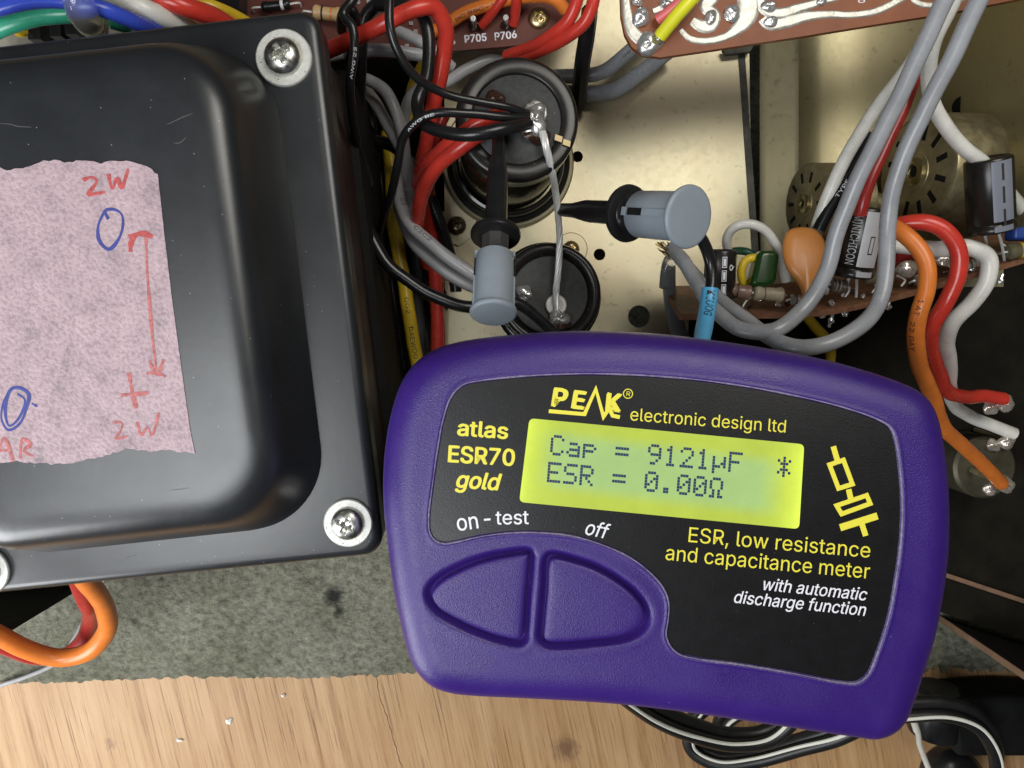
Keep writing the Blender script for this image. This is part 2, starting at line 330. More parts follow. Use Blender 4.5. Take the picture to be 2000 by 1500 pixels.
# ------------------------------------------------------------------ mesh helpers
COL = sc.collection
WL = {}                                      # world origin (mm) of every object
def tagp(o, label=None, cat=None, group=None, kind=None):
    if label: o['label'] = label
    if cat: o['category'] = cat
    if group: o['group'] = group
    if kind: o['kind'] = kind
    return o
def empty(name, loc, label, cat, group=None):
    o = bpy.data.objects.new(name, None); COL.objects.link(o)
    o.empty_display_size = 0.005; o.location = Vector(loc) * S
    WL[o.name] = Vector(loc)
    return tagp(o, label, cat, group)
def obj(name, verts, faces, mat, parent=None, sharp=40, smooth=True):
    V = [Vector(v) for v in verts]
    if parent is not None:
        org = WL[parent.name]; loc = Vector((0, 0, 0))
    else:
        lo = Vector((min(v.x for v in V), min(v.y for v in V), min(v.z for v in V)))
        hi = Vector((max(v.x for v in V), max(v.y for v in V), max(v.z for v in V)))
        org = Vector(((lo.x + hi.x) / 2, (lo.y + hi.y) / 2, lo.z)); loc = org * S
    me = bpy.data.meshes.new(name)
    me.from_pydata([tuple((v - org) * S) for v in V], [], faces)
    me.validate(); me.update()
    if smooth:
        me.polygons.foreach_set('use_smooth', [True] * len(me.polygons))
        me.set_sharp_from_angle(angle=math.radians(sharp))
    me.materials.append(mat)
    o = bpy.data.objects.new(name, me); COL.objects.link(o)
    o.location = loc
    if parent is not None: o.parent = parent
    WL[o.name] = org
    return o
def join(*parts):
    V = []; Fc = []
    for v, f in parts:
        k = len(V); V += list(v); Fc += [tuple(i + k for i in q) for q in f]
    return V, Fc
def smooth_path(pts, step=1.0, closed=False):
    P = [Vector(p) for p in pts]; n = len(P); out = []
    rng = range(n) if closed else range(n - 1)
    for i in rng:
        p0 = P[(i - 1) % n] if closed else P[max(i - 1, 0)]
        p1 = P[i]; p2 = P[(i + 1) % n]
        p3 = P[(i + 2) % n] if closed else P[min(i + 2, n - 1)]
        d = (p2 - p1).length; k = max(2, int(d / step))
        # centripetal-like tangents
        def tl(a, b): return max((b - a).length, 1e-6) ** 0.5
        t0 = 0; t1 = t0 + tl(p0, p1) if (p1 - p0).length > 1e-6 else 1e-3; t2 = t1 + tl(p1, p2); t3 = t2 + (tl(p2, p3) if (p3 - p2).length > 1e-6 else 1e-3)
        for j in range(k):
            t = t1 + (t2 - t1) * j / k
            A1 = p0 * ((t1 - t) / (t1 - t0)) + p1 * ((t - t0) / (t1 - t0))
            A2 = p1 * ((t2 - t) / (t2 - t1)) + p2 * ((t - t1) / (t2 - t1))
            A3 = p2 * ((t3 - t) / (t3 - t2)) + p3 * ((t - t2) / (t3 - t2))
            B1 = A1 * ((t2 - t) / (t2 - t0)) + A2 * ((t - t0) / (t2 - t0))
            B2 = A2 * ((t3 - t) / (t3 - t1)) + A3 * ((t - t1) / (t3 - t1))
            out.append(B1 * ((t2 - t) / (t2 - t1)) + B2 * ((t - t1) / (t2 - t1)))
    if not closed: out.append(P[-1])
    return out
def frames(path):
    T = []
    for i in range(len(path)):
        a = path[max(i - 1, 0)]; b = path[min(i + 1, len(path) - 1)]
        d = b - a
        T.append(d.normalized() if d.length > 1e-9 else Vector((1, 0, 0)))
    up = Vector((0, 0, 1))
    n0 = up - T[0] * up.dot(T[0])
    if n0.length < 0.05: n0 = Vector((0, 1, 0)) - T[0] * T[0].y
    N = [n0.normalized()]
    for i in range(1, len(path)):
        v = N[-1] - T[i] * N[-1].dot(T[i]); N.append(v.normalized())
    return T, N
def tube(path, r, n=10, cap=True):
    T, N = frames(path); V = []; Fc = []; L = len(path)
    for i, p in enumerate(path):
        B = T[i].cross(N[i]); rr = r(i / (L - 1)) if callable(r) else r
        for k in range(n):
            a = 2 * math.pi * k / n
            V.append(p + N[i] * math.cos(a) * rr + B * math.sin(a) * rr)
    for i in range(L - 1):
        for k in range(n):
            k2 = (k + 1) % n
            Fc.append((i * n + k, i * n + k2, (i + 1) * n + k2, (i + 1) * n + k))
    if cap:
        Fc.append(tuple(range(n - 1, -1, -1))); Fc.append(tuple((L - 1) * n + k for k in range(n)))
    return V, Fc
def frame(origin, axis, ref=None):
    z = Vector(axis).normalized(); r = Vector(ref) if ref else Vector((0, 1, 0))
    x = r.cross(z)
    if x.length < 1e-4: x = Vector((1, 0, 0)).cross(z)
    x.normalize(); y = z.cross(x)
    m = Matrix((x, y, z)).transposed().to_4x4(); m.translation = Vector(origin); return m
def lathe(profile, n=40, mtx=None):
    V = []; Fc = []; rings = []
    for (r, z) in profile:
        if r < 1e-6:
            rings.append([len(V)]); V.append(Vector((0, 0, z)))
        else:
            rings.append(list(range(len(V), len(V) + n)))
            for k in range(n):
                a = 2 * math.pi * k / n; V.append(Vector((r * math.cos(a), r * math.sin(a), z)))
    for a, b in zip(rings, rings[1:]):
        for k in range(n):
            k2 = (k + 1) % n
            if len(a) == 1 and len(b) > 1: Fc.append((a[0], b[k2], b[k]))
            elif len(b) == 1 and len(a) > 1: Fc.append((a[k], a[k2], b[0]))
            elif len(a) > 1: Fc.append((a[k], a[k2], b[k2], b[k]))
    if mtx: V = [mtx @ v for v in V]
    return V, Fc
def prism(top, dvec):
    """closed slab: polygon `top` (3D) and the same polygon moved by dvec"""
    top = [Vector(p) for p in top]; n = len(top); d = Vector(dvec)
    V = top + [p + d for p in top]
    Fc = [tuple(range(n)), tuple(range(2 * n - 1, n - 1, -1))]
    for i in range(n):
        j = (i + 1) % n; Fc.append((j, i, n + i, n + j))
    # make outward
    nrm = Vector((0, 0, 0))
    for i in range(n):
        nrm += top[i].cross(top[(i + 1) % n])
    if nrm.dot(d) > 0: Fc = [tuple(reversed(f)) for f in Fc]
    return V, Fc
def box(c, sx, sy, sz, mtx=None):
    V = [Vector((c[0] + x * sx / 2, c[1] + y * sy / 2, c[2] + z * sz / 2)) for x in (-1, 1) for y in (-1, 1) for z in (-1, 1)]
    if mtx: V = [mtx @ v for v in V]
    return V, [(0, 1, 3, 2), (4, 6, 7, 5), (0, 4, 5, 1), (2, 3, 7, 6), (0, 2, 6, 4), (1, 5, 7, 3)]
def plate_with_holes(outer, holes, z, th):
    bm = bmesh.new()
    def loop(pts):
        vs = [bm.verts.new((p[0] * S, p[1] * S, z * S)) for p in pts]
        return [bm.edges.new((vs[i], vs[(i + 1) % len(vs)])) for i in range(len(vs))]
    ed = loop(outer)
    for h in holes: ed += loop(h)
    bmesh.ops.triangle_fill(bm, use_beauty=True, edges=ed)
    bmesh.ops.recalc_face_normals(bm, faces=bm.faces)
    r = bmesh.ops.extrude_face_region(bm, geom=list(bm.faces))
    vs = [g for g in r['geom'] if isinstance(g, bmesh.types.BMVert)]
    bmesh.ops.translate(bm, verts=vs, vec=(0, 0, -th * S))
    bmesh.ops.recalc_face_normals(bm, faces=bm.faces)
    bm.verts.index_update()
    V = [v.co / S for v in bm.verts]; Fc = [tuple(v.index for v in f.verts) for f in bm.faces]
    bm.free(); return V, Fc
def circle(c, r, n=20):
    return [(c[0] + r * math.cos(2 * math.pi * k / n), c[1] + r * math.sin(2 * math.pi * k / n)) for k in range(n)]
def ribbon(path, width, h, up=None, ex=2.6):
    """low rounded strip lying on a surface; up = surface normal"""
    up = Vector(up) if up else Vector((0, 0, 1)); V = []; Fc = []; L = len(path); n = 11
    for i, p in enumerate(path):
        a = path[max(i - 1, 0)]; b = path[min(i + 1, L - 1)]; t = (b - a).normalized(); s = up.cross(t).normalized()
        ww = width(i / max(1, L - 1)) if callable(width) else width
        for k in range(n):
            u = -1 + 2 * k / (n - 1)
            V.append(p + s * (u * ww / 2) + up * (h * (1 - abs(u) ** ex)))
    for i in range(L - 1):
        for k in range(n - 1):
            Fc.append((i * n + k + 1, i * n + k, (i + 1) * n + k, (i + 1) * n + k + 1))
    # make sure it faces `up`
    f = Fc[len(Fc) // 2]; nn = (V[f[1]] - V[f[0]]).cross(V[f[2]] - V[f[0]])
    if nn.dot(up) < 0: Fc = [tuple(reversed(q)) for q in Fc]
    return V, Fc
def blob(c, rx, ry, rz, seed=0, n=16, m=9, amp=0.12, mtx=None):
    rnd = random.Random(seed); ph = [rnd.uniform(0, 6.28) for _ in range(6)]
    prof = []; V = []; Fc = []
    for i in range(m + 1):
        t = math.pi * i / m
        for k in range(n):
            a = 2 * math.pi * k / n
            q = 1 + amp * (math.sin(2 * a + ph[0] + 2 * t) + 0.7 * math.sin(3 * a + ph[1] - 3 * t) + 0.5 * math.sin(5 * t + ph[2] + a))
            V.append(Vector((math.sin(t) * math.cos(a) * q * rx, math.sin(t) * math.sin(a) * q * ry, math.cos(t) * q * rz)))
    for i in range(m):
        for k in range(n):
            k2 = (k + 1) % n
            Fc.append((i * n + k, (i + 1) * n + k, (i + 1) * n + k2, i * n + k2))
    if mtx: V = [mtx @ v for v in V]
    V = [v + Vector(c) for v in V]
    return V, Fc

TXT = {}
import os
try:                                         # the sans face that ships with Blender; the built-in face otherwise
    SANS = bpy.data.fonts.load(os.path.join(bpy.utils.system_resource('DATAFILES'), 'fonts', 'Inter.woff2'))
except Exception:
    SANS = None
def text_mesh(s, shear=0.0):
    """flat glyphs; contours that overlap each other are filled once more on their own, so that they stay solid.
    returns [(x, y, layer)], faces"""
    key = (s, shear)
    if key in TXT: return TXT[key]
    cu = bpy.data.curves.new('txt', 'FONT'); cu.body = s; cu.size = 20; cu.shear = shear; cu.resolution_u = 4
    if SANS: cu.font = SANS
    ob = bpy.data.objects.new('txt', cu); COL.objects.link(ob)
    dg = bpy.context.evaluated_depsgraph_get(); dg.update()
    me = bpy.data.meshes.new_from_object(ob.evaluated_get(dg))
    V = [(v.co.x / 20, v.co.y / 20, 0) for v in me.vertices]; Fc = [tuple(p.vertices) for p in me.polygons]; bpy.data.meshes.remove(me)
    cc = ob.to_curve(dg)
    loops = []
    for sp in cc.splines:
        bp_ = sp.bezier_points; n = len(bp_); P = []
        for k in range(n):
            a, b = bp_[k], bp_[(k + 1) % n]
            straight = (a.handle_right - a.co).cross(b.co - a.co).length < 1e-4 and (b.handle_left - b.co).cross(b.co - a.co).length < 1e-4
            m = 1 if straight else 5
            for q in range(m):
                t = q / m; u = 1 - t
                c = a.co * u ** 3 + a.handle_right * 3 * u * u * t + b.handle_left * 3 * u * t * t + b.co * t ** 3
                c2 = (c.x / 20, c.y / 20)
                if not P or math.hypot(P[-1][0] - c2[0], P[-1][1] - c2[1]) > 1e-5: P.append(c2)
        while len(P) > 1 and math.hypot(P[-1][0] - P[0][0], P[-1][1] - P[0][1]) < 1e-5: P.pop()
        if len(P) > 2: loops.append(P)
    ob.to_curve_clear(); bpy.data.objects.remove(ob); bpy.data.curves.remove(cu)
    def area2(P): return sum(P[k][0] * P[(k + 1) % len(P)][1] - P[(k + 1) % len(P)][0] * P[k][1] for k in range(len(P)))
    def inside(p, P):
        r = False
        for k in range(len(P)):
            a, b = P[k], P[(k + 1) % len(P)]
            if (a[1] > p[1]) != (b[1] > p[1]) and p[0] < (b[0] - a[0]) * (p[1] - a[1]) / (b[1] - a[1]) + a[0]: r = not r
        return r
    sgn = math.copysign(1, area2(max(loops, key=lambda P: abs(area2(P)))))
    outer = [P for P in loops if area2(P) * sgn > 0]; holes = [P for P in loops if area2(P) * sgn < 0]
    def bb(P): return (min(q[0] for q in P), max(q[0] for q in P), min(q[1] for q in P), max(q[1] for q in P))
    BB = [bb(P) for P in outer]
    for oi, P in enumerate(outer):
        a = BB[oi]                           # only contours that cross a neighbour need a patch of their own
        own_hole = any(a[0] < sum(q[0] for q in h_) / len(h_) < a[1] and a[2] < sum(q[1] for q in h_) / len(h_) < a[3] for h_ in holes)
        if own_hole and not any(k != oi and a[0] < b[1] - 1e-4 and b[0] < a[1] - 1e-4 and a[2] < b[3] and b[2] < a[3] for k, b in enumerate(BB)): continue
        hs = [h_ for h_ in holes if all(inside(q, P) for q in h_[::3])]
        tri = tessellate_polygon([[Vector((x, y, 0)) for x, y in L] for L in [P] + hs])
        k = len(V); lay = 1 + oi % 2
        for L in [P] + hs: V += [(x, y, lay) for x, y in L]
        Fc += [tuple(i + k for i in t) for t in tri]
    # one orientation for all triangles
    F2 = []
    for f in Fc:
        a, b, c = (V[i] for i in f)
        F2.append(f if (b[0] - a[0]) * (c[1] - a[1]) - (b[1] - a[1]) * (c[0] - a[0]) > 0 else tuple(reversed(f)))
    TXT[key] = (V, F2); return TXT[key]
CAPH = max(q[1] for q in text_mesh('H')[0])   # cap height of the face
def text_on(s, p0, p1, cap, fn, shear=0.0, bold=0.0):
    """lay a line of text so that it spans the pixels p0 -> p1 on its baseline; fn(px, py[, lift]) gives the 3D point"""
    V, Fc = text_mesh(s, shear)
    x0 = min(v[0] for v in V); x1 = max(v[0] for v in V)
    dx, dy = p1[0] - p0[0], p1[1] - p0[1]; L = math.hypot(dx, dy); ux, uy = dx / L, dy / L
    parts = []; b = bold * cap
    for n_, (sx, sy_) in enumerate(((0, 0), (1, 0.5), (-1, -0.5), (0.5, -1), (-0.5, 1)) if bold else ((0, 0),)):
        out = []
        for (x, y, ly) in V:
            u = b + (x - x0) / (x1 - x0) * (L - 2 * b) + sx * b; v = y / CAPH * cap * (1 - bold) + b * (1 + sy_) * 0.7
            p = fn(p0[0] + ux * u + uy * v, p0[1] + uy * u - ux * v)
            out.append(p + NZ * (0.005 * n_ + 0.03 * ly))
        f = Fc[0]; nn = (out[f[1]] - out[f[0]]).cross(out[f[2]] - out[f[0]])
        parts.append((out, [tuple(reversed(q)) for q in Fc] if nn.z < 0 else Fc))
    return join(*parts)
NZ = Vector((0, 0, 1))

# ================================================================== SETTING: bench
ZB = -40.0
a = at(-900, 3000, ZB); b = at(2900, -900, ZB)
bench = obj('bench_top', [(-700, -700, ZB), (700, -700, ZB), (700, 700, ZB), (-700, 700, ZB)], [(0, 1, 2, 3)], WOOD)
bench.location = (0, 0, ZB * S)
tagp(bench, kind='structure')
# grey mat lying on the bench, with a ragged front edge
edge = []
rnd = random.Random(3)
for i in range(521):
    px = -500 + i * 6.0
    base = 1333 - 0.02 * px + 2.5 * math.sin(px * 0.013) if px < 1500 else 1309
    p = at(px, base + (rnd.uniform(-3, 3) + (rnd.uniform(-7, 4) if rnd.random() < 0.12 else 0)) * (2.0 if px > 1500 else 1.0), ZB + 1.5); edge.append((p.x, p.y))
top = [(e[0], e[1], ZB + 1.5) for e in edge]
far = [(edge[-1][0], 260, ZB + 1.5), (edge[0][0], 260, ZB + 1.5)]
v, f = prism(top + far, (0, 0, -1.4))
mat_o = obj('bench_mat', v, f, GMAT, sharp=20)
for vv in mat_o.data.vertices: vv.co += mat_o.location
mat_o.location = (0, 0, 0)
for vv in mat_o.data.vertices: vv.co.z -= (ZB + 1.5) * S
mat_o.location = (0, 0, (ZB + 1.5) * S)
tagp(mat_o, 'mottled grey stone-like mat with ragged front edge on the wooden bench', 'mat')
for pl, wd in (([(735, 1322), (742, 1360), (756, 1400), (770, 1450), (792, 1520)], 0.28), ([(1478, 1430), (1492, 1470), (1500, 1520)], 0.4)):
    path = smooth_path([at(x, y, ZB + 0.02) for x, y in pl], 1.0); rk = random.Random(pl[0][0]); jit = [rk.uniform(-0.25, 0.25) for _ in path]
    path = [p + Vector((j_, 0, 0)) for p, j_ in zip(path, jit)]
    v, f = ribbon(path, lambda t: wd * (0.6 + 0.5 * abs(math.sin(23 * t + wd * 9))), 0.01); obj('crack', v, f, M('crack_dark', (0.07, 0.035, 0.018), 0.9), bench)
# crumbs of white paint on the wood
for (px, py, r, lab) in ((447, 1408, 1.5, 'largest white paint crumb on the wooden bench'), (350, 1446, 1.1, 'white paint crumb left of the largest one on the bench'),
                    (553, 1358, 0.9, 'tiny white paint crumb right of the largest one on the bench')):
    c = at(px, py, ZB + 0.4)
    v, f = blob((0, 0, 0), r, r * 0.7, 0.5, seed=px, n=9, m=5, amp=0.25)
    o = obj('paint_crumb', [x + c for x in v], f, FLAKE); tagp(o, lab, 'crumb', 'white crumbs on the wood')

# ================================================================== CHASSIS
# main plate (yellow zinc) with real holes
ZP = 0.0
outl = [at(868, -300, ZP), at(1458, -300, ZP), at(1466, 300, ZP), at(1474, 520, ZP), at(1470, 600, ZP), at(1345, 625, ZP), at(1340, 760, ZP), at(868, 760, ZP)]
outl = [(p.x, p.y) for p in outl]
def hole(px, py, r): p = at(px, py, ZP); return circle((p.x, p.y), r)
holes = [hole(1128, 306, 1.75), hole(1171, 497, 1.9), hole(1248, 618, 3.6), hole(1200, 180, 0.5)]
v, f = plate_with_holes(outl, holes, ZP, 1.2)
plate = obj('chassis_plate', v, f, BRASS, sharp=30); 
tagp(plate, 'yellow zinc-plated chassis plate with small round holes under the capacitors', 'plate')
# right hand sheet: lower pan with a few shallow bends
rowsx = [(1490, -6), (1500, -5.0), (1548, -3.2), (1556, -2.2), (1564, -3.4), (1610, -5.5), (1650, -4.2), (1700, -4.0), (1800, -4.0), (1960, -4.0)]
V = []; Fc = []
for (px, z) in rowsx:
    for py in (-300, 40, 300, 560):
        q = at(px, py, -4); V.append(Vector((q.x, q.y, z)))
for i in range(len(rowsx) - 1):
    for j in range(3): Fc.append((i * 4 + j, i * 4 + j + 1, (i + 1) * 4 + j + 1, (i + 1) * 4 + j))
k = len(V); V += [p + Vector((0, 0, -1.2)) for p in V]
Fc += [tuple(i + k for i in reversed(q)) for q in Fc]
pan = obj('control_pan', V, Fc, DIMMED, sharp=70)
tagp(pan, 'yellow zinc sheet with shallow bends behind the two potentiometers', 'panel')
# dark angle strip in the seam between the two sheets
p1 = at(1452, 90, 2.2); p2 = at(1482, 520, 2.2)
ax = (p2 - p1).normalized(); sd = Vector((0, 0, 1)).cross(ax)
def strip(a0, b0, z0, z1):
    tp = [p1 + sd * a0, p1 + sd * b0, p2 + sd * b0, p2 + sd * a0]
    return prism([Vector((q.x, q.y, z1)) for q in tp], (0, 0, z0 - z1))
SEAM = M('seam_metal', (0.06, 0.06, 0.05), 0.5, 0.6, bump=0.3, bscale=500, var=0.5, vscale=220, dist=0.0006)
sroot = empty('seam_bracket', (p1 + p2) / 2 - Vector((0, 0, 8)), 'dark steel angle strip running down the seam between the two zinc sheets', 'bracket')
v, f = strip(0.9, -1.2, -8, 0.4); obj('flange', v, f, SEAM, sroot)
v, f = strip(-1.6, -3.0, -9, -1.0); obj('web', v, f, BLKMAT, sroot)
tb = [at(1412, 96, 3), at(1440, 92, 3), at(1474, 86, 3), at(1466, 100, 3), at(1440, 104, 3), at(1418, 106, 3)]
v, f = prism(tb, (0, 0, -2)); obj('tab', v, f, SEAM, sroot)
# vertical right wall that carries the potentiometers
q = at(1905, 335, 20); XW = q.x
v, f = box((XW + 0.8, 102, 34), 1.6, 150, 84)
wall = obj('side_wall', v, f, DIMMED, sharp=30); tagp(wall, 'upright yellow zinc side wall that carries the potentiometers', 'panel')
# inner tray under the control board, coloured near-black in place of deep shade
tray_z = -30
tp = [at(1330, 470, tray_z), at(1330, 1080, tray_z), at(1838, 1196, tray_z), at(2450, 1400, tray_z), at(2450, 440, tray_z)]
v, f = prism(tp, (0, 0, -1.5)); o = obj('inner_tray', v, f, SHADEBLK)
tagp(o, 'tray coloured near-black for the shadow right of the purple meter', 'tray')
A = at(1820, 1110, tray_z + 1.2); B = at(2400, 1303, tray_z + 1.2)
sdir = (B - A).normalized().cross(Vector((0, 0, 1)))
v, f = prism([A, B, B + sdir * 1.6, A + sdir * 1.6], (0, 0, -2.6)); o = obj('tray_lip', v, f, COPPER)
tagp(o, 'thin bronze edge strip crossing the dark corner right of the meter', 'strip')
# black front walls: right end and left end
def upright(p_lo, direction, length, z1, th, name, label, edge_mat):
    base = Vector((p_lo.x, p_lo.y, ZB + 1.6)); d = Vector(direction).normalized(); s = Vector((-d.y, d.x, 0))
    r = empty(name, base + d * length / 2, label, 'panel')
    tpz = [base + Vector((0, 0, z1 - base.z)) + q for q in (s * 0, d * length, d * length - s * th, -s * th)]
    v, f = prism(tpz, (0, 0, base.z - z1)); obj('sheet', v, f, BLKMAT, r)
    e = [base - d * 0.9 + Vector((0, 0, z1 - base.z - 0.5)) + q for q in (s * 0.2, d * 0.88 + s * 0.2, d * 0.88 - s * (th + 0.2), -s * (th + 0.2))]
    v, f = prism(e, (0, 0, base.z - z1 + 0.5)); obj('end_edge', v, f, edge_mat, r)
    return r
dB = (B - A).normalized()
upright(at(1838, 1204, ZB + 1.6), (dB.x, dB.y, 0), 120, 26, 1.6, 'front_panel', 'black upright front panel with brown end edge in the lower right corner', COPPER)
upright(at(152, 1150, ZB + 1.6), (-1, -0.10, 0), 110, 20, 1.6, 'rear_panel', 'black upright panel behind the orange wire loop under the transformer', BLKMAT)
# black support rail under the meter
v, f = box((18, -52, 24), 82, 8, 124); o = obj('chassis_rail', v, f, BLKMAT)
tagp(o, 'black chassis rail hidden under the purple meter', 'rail')

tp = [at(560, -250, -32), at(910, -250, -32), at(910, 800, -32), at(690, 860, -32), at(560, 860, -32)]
v, f = prism(tp, (0, 0, -1.5)); o = obj('gap_shade_floor', v, f, SHADEBLK)  # added floor, its near-black colour replaces the shade between the wires
tagp(o, 'added tray floor coloured near-black for shade deep in the gap between transformer and zinc plate', 'tray')

# ================================================================== SCREWS
def screw(parent_name, label, px, py, z, r_washer, r_head, h_head, rot, mat_h=STEEL, mat_w=WASH, cross=True, group=None, tilt=None, zc=None):
    c = at(px, py, z); r = empty(parent_name, c, label, 'screw', group)
    mt = frame(c, tilt if tilt else (0, 0, 1))
    if r_washer:
        v, f = lathe([(0, 0.0), (r_washer, 0.0), (r_washer, 0.7), (r_washer - 0.25, 0.95), (r_head * 0.72, 0.95), (0.01, 0.95)], 48, mt)
        obj('washer', v, f, mat_w, r, sharp=30)
        z0 = 0.95
    else: z0 = 0.0
    # pan head with cross recess as real relief
    nr, na = 22, 96; V = [Vector((0, 0, 0))]; Fc = []
    def hh(x, y):
        rr = math.hypot(x, y) / r_head
        h = h_head * math.sqrt(max(0, 1 - (rr * 0.985) ** 2.6))
        if cross:
            ca, sa = math.cos(rot), math.sin(rot); u = (x * ca + y * sa) / r_head; vv = (-x * sa + y * ca) / r_head
            d = 0
            for p, q in ((u, vv), (vv, u)):
                if abs(p) < 0.56: d = max(d, min(1, max(0, (0.17 - abs(q)) / 0.06)) * min(1, (0.56 - abs(p)) / 0.10))
            cen = max(0, 1 - math.hypot(u, vv) / 0.34)
            h -= h_head * (0.42 * d + 0.35 * min(1, cen * 1.5) * d)
        return h
    V = [Vector((0, 0, z0 + hh(0, 0)))]
    for i in range(1, nr + 1):
        rad = r_head * (i / nr) ** 0.9
        for k in range(na):
            a = 2 * math.pi * k / na; x, y = rad * math.cos(a), rad * math.sin(a)
            V.append(Vector((x, y, z0 + hh(x, y) if i < nr else z0)))
    for k in range(na): Fc.append((0, 1 + k, 1 + (k + 1) % na))
    for i in range(nr - 1):
        for k in range(na):
            k2 = (k + 1) % na; o0 = 1 + i * na; o1 = o0 + na
            Fc.append((o0 + k, o1 + k, o1 + k2, o0 + k2))
    obj('head', [mt @ q for q in V], Fc, mat_h, r, sharp=35)
    return r

# ================================================================== TRANSFORMER
ZF = 82.0                                     # flange height
def rounded(corners, rad, seg=8):
    """corners: world (x, y); returns rounded outline"""
    out = []; n = len(corners)
    for i in range(n):
        p = Vector(corners[i]).to_2d(); a = (Vector(corners[i - 1]).to_2d() - p).normalized(); b = (Vector(corners[(i + 1) % n]).to_2d() - p).normalized()
        ang = a.angle(b); d = rad / math.tan(ang / 2)
        c = p + (a + b).normalized() * (rad / math.sin(ang / 2))
        s = p + a * d; e = p + b * d
        a0 = math.atan2(s.y - c.y, s.x - c.x); a1 = math.atan2(e.y - c.y, e.x - c.x)
        while a1 - a0 > math.pi: a1 -= 2 * math.pi
        while a1 - a0 < -math.pi: a1 += 2 * math.pi
        for k in range(seg + 1):
            t = a0 + (a1 - a0) * k / seg; out.append((c.x + rad * math.cos(t), c.y + rad * math.sin(t)))
    return out
def inset_quad(c, d):
    P = [Vector(p).to_2d() for p in c]; n = len(P); out = []
    cen = sum(P, Vector((0, 0))) / n
    L = []
    for i in range(n):
        a, b = P[i], P[(i + 1) % n]; t = (b - a).normalized(); nn = Vector((-t.y, t.x))
        if nn.dot(cen - a) < 0: nn = -nn
        dd = d[i] if isinstance(d, (list, tuple)) else d
        L.append((a + nn * dd, t))
    for i in range(n):
        (a, t), (b, s) = L[i - 1], L[i]
        den = t.x * s.y - t.y * s.x; k = ((b.x - a.x) * s.y - (b.y - a.y) * s.x) / den
        out.append(a + t * k)
    return out
def stack_rings(rings, cap_top=True, cap_bottom=True):
    V = []; Fc = []; n = len(rings[0][0])
    for (o, z) in rings: V += [Vector((p[0], p[1], z)) for p in o]
    for i in range(len(rings) - 1):
        for k in range(n):
            k2 = (k + 1) % n; Fc.append((i * n + k, i * n + k2, (i + 1) * n + k2, (i + 1) * n + k))
    if cap_bottom: Fc.append(tuple(range(n - 1, -1, -1)))
    if cap_top: Fc.append(tuple((len(rings) - 1) * n + k for k in range(n)))
    # orientation test
    ar = sum(rings[0][0][k][0] * rings[0][0][(k + 1) % n][1] - rings[0][0][(k + 1) % n][0] * rings[0][0][k][1] for k in range(n))
    if ar < 0: Fc = [tuple(reversed(q)) for q in Fc]
    return V, Fc
fl = [at(-105, 1171, ZF), at(748, 1085, ZF), at(620, 12, ZF), at(-195, 107, ZF)]
tc_ = sum((Vector(p) for p in fl), Vector()) / 4
trafo = empty('transformer', (tc_.x, tc_.y, ZB + 1.6), 'black enamelled power transformer with domed cover and pink tape on top', 'transformer')
flange_rings = []
for d, z in ((3.0, ZF - 9), (0.4, ZF - 9), (0.2, ZF - 4), (0.0, ZF - 2.4), (0.3, ZF - 1.1), (1.0, ZF - 0.3), (2.0, ZF)):
    flange_rings.append((rounded(inset_quad(fl, d), max(1.2, 4.5 - d * 0.6)), z))
v, f = stack_rings(flange_rings); obj('cover_flange', v, f, BLACKP, trafo, sharp=60)
LAM = M('lamination_dark', (0.022, 0.011, 0.009), 0.45, bump=0.1, bscale=300, var=0.3, dist=0.0004)
core_top = ZF - 9.2
v, f = stack_rings([(rounded(inset_quad(fl, 3.0), 2.0), -8), (rounded(inset_quad(fl, 3.0), 2.0), core_top)]); obj('core', v, f, LAM, trafo)
v, f = stack_rings([(rounded(inset_quad(fl, 1.2), 2.0), 20), (rounded(inset_quad(fl, 1.0), 2.0), 46)]); obj('core_band', v, f, BLKMAT, trafo)
lo = inset_quad(fl, 12)
v, f = stack_rings([(rounded(lo, 8), ZB + 1.6), (rounded(lo, 8), -8.1)]); obj('lower_cover', v, f, BLKMAT, trafo)
# bell
bl = [at(-40, 1092, ZF), at(645, 1018, ZF), at(528, 78, ZF), at(-130, 150, ZF)]
bell = []
HB = 20.0
prof = [(0.0, -0.05), (0.12, 0.6), (0.4, 3.0), (1.5, 7.5), (2.7, 12.5), (3.6, 15.6), (4.4, 17.4), (5.5, 18.7), (7.0, 19.55), (9.0, 19.92), (11.0, 20.0)]
for d, h in prof:
    # the long front slope is gentler than the others
    dq = [d * 1.35, d * 1.0, d * 1.2, d]
    dq = [x if d > 0 else d for x in dq]
    bell.append((rounded(inset_quad(bl, dq), max(6.0, 17.0 - 0.5 * d), 12), ZF + h))
v, f = stack_rings(bell, True, False); obj('bell_cover', v, f, BLACKP, trafo, sharp=60)
ZT = ZF + HB
rs = random.Random(21)
for k, (x, y, dx_, dy_) in enumerate(((0, 240, 60, 8), (325, 245, 50, -22), (340, 282, 26, -14), (330, 960, 40, -10), (230, 1100, 36, -14), (580, 1040, 30, -12))):
    zz_ = (ZF + HB if y < 990 else ZF) + 0.02
    P = [at(x + dx_ * t + rs.uniform(-2, 2), y + dy_ * t + rs.uniform(-3, 3), zz_) for t in (0, 0.3, 0.6, 1)]
    v, f = ribbon(smooth_path(P, 0.5), lambda t: 0.16 * math.sin(math.pi * (0.1 + 0.8 * t)), 0.012)
    obj('scratch', v, f, M('scratch_grey', (0.085, 0.085, 0.083), 0.5), trafo)
screw('flange_screw', 'large silver cross-head screw with washer at the top right corner of the transformer', 556, 115, ZF, 6.0, 4.0, 2.9, 0.5, group='transformer screws')
screw('flange_screw', 'silver cross-head screw with washer beside the left edge of the purple meter', 681, 1020, ZF, 5.4, 3.7, 2.2, 1.15, group='transformer screws')
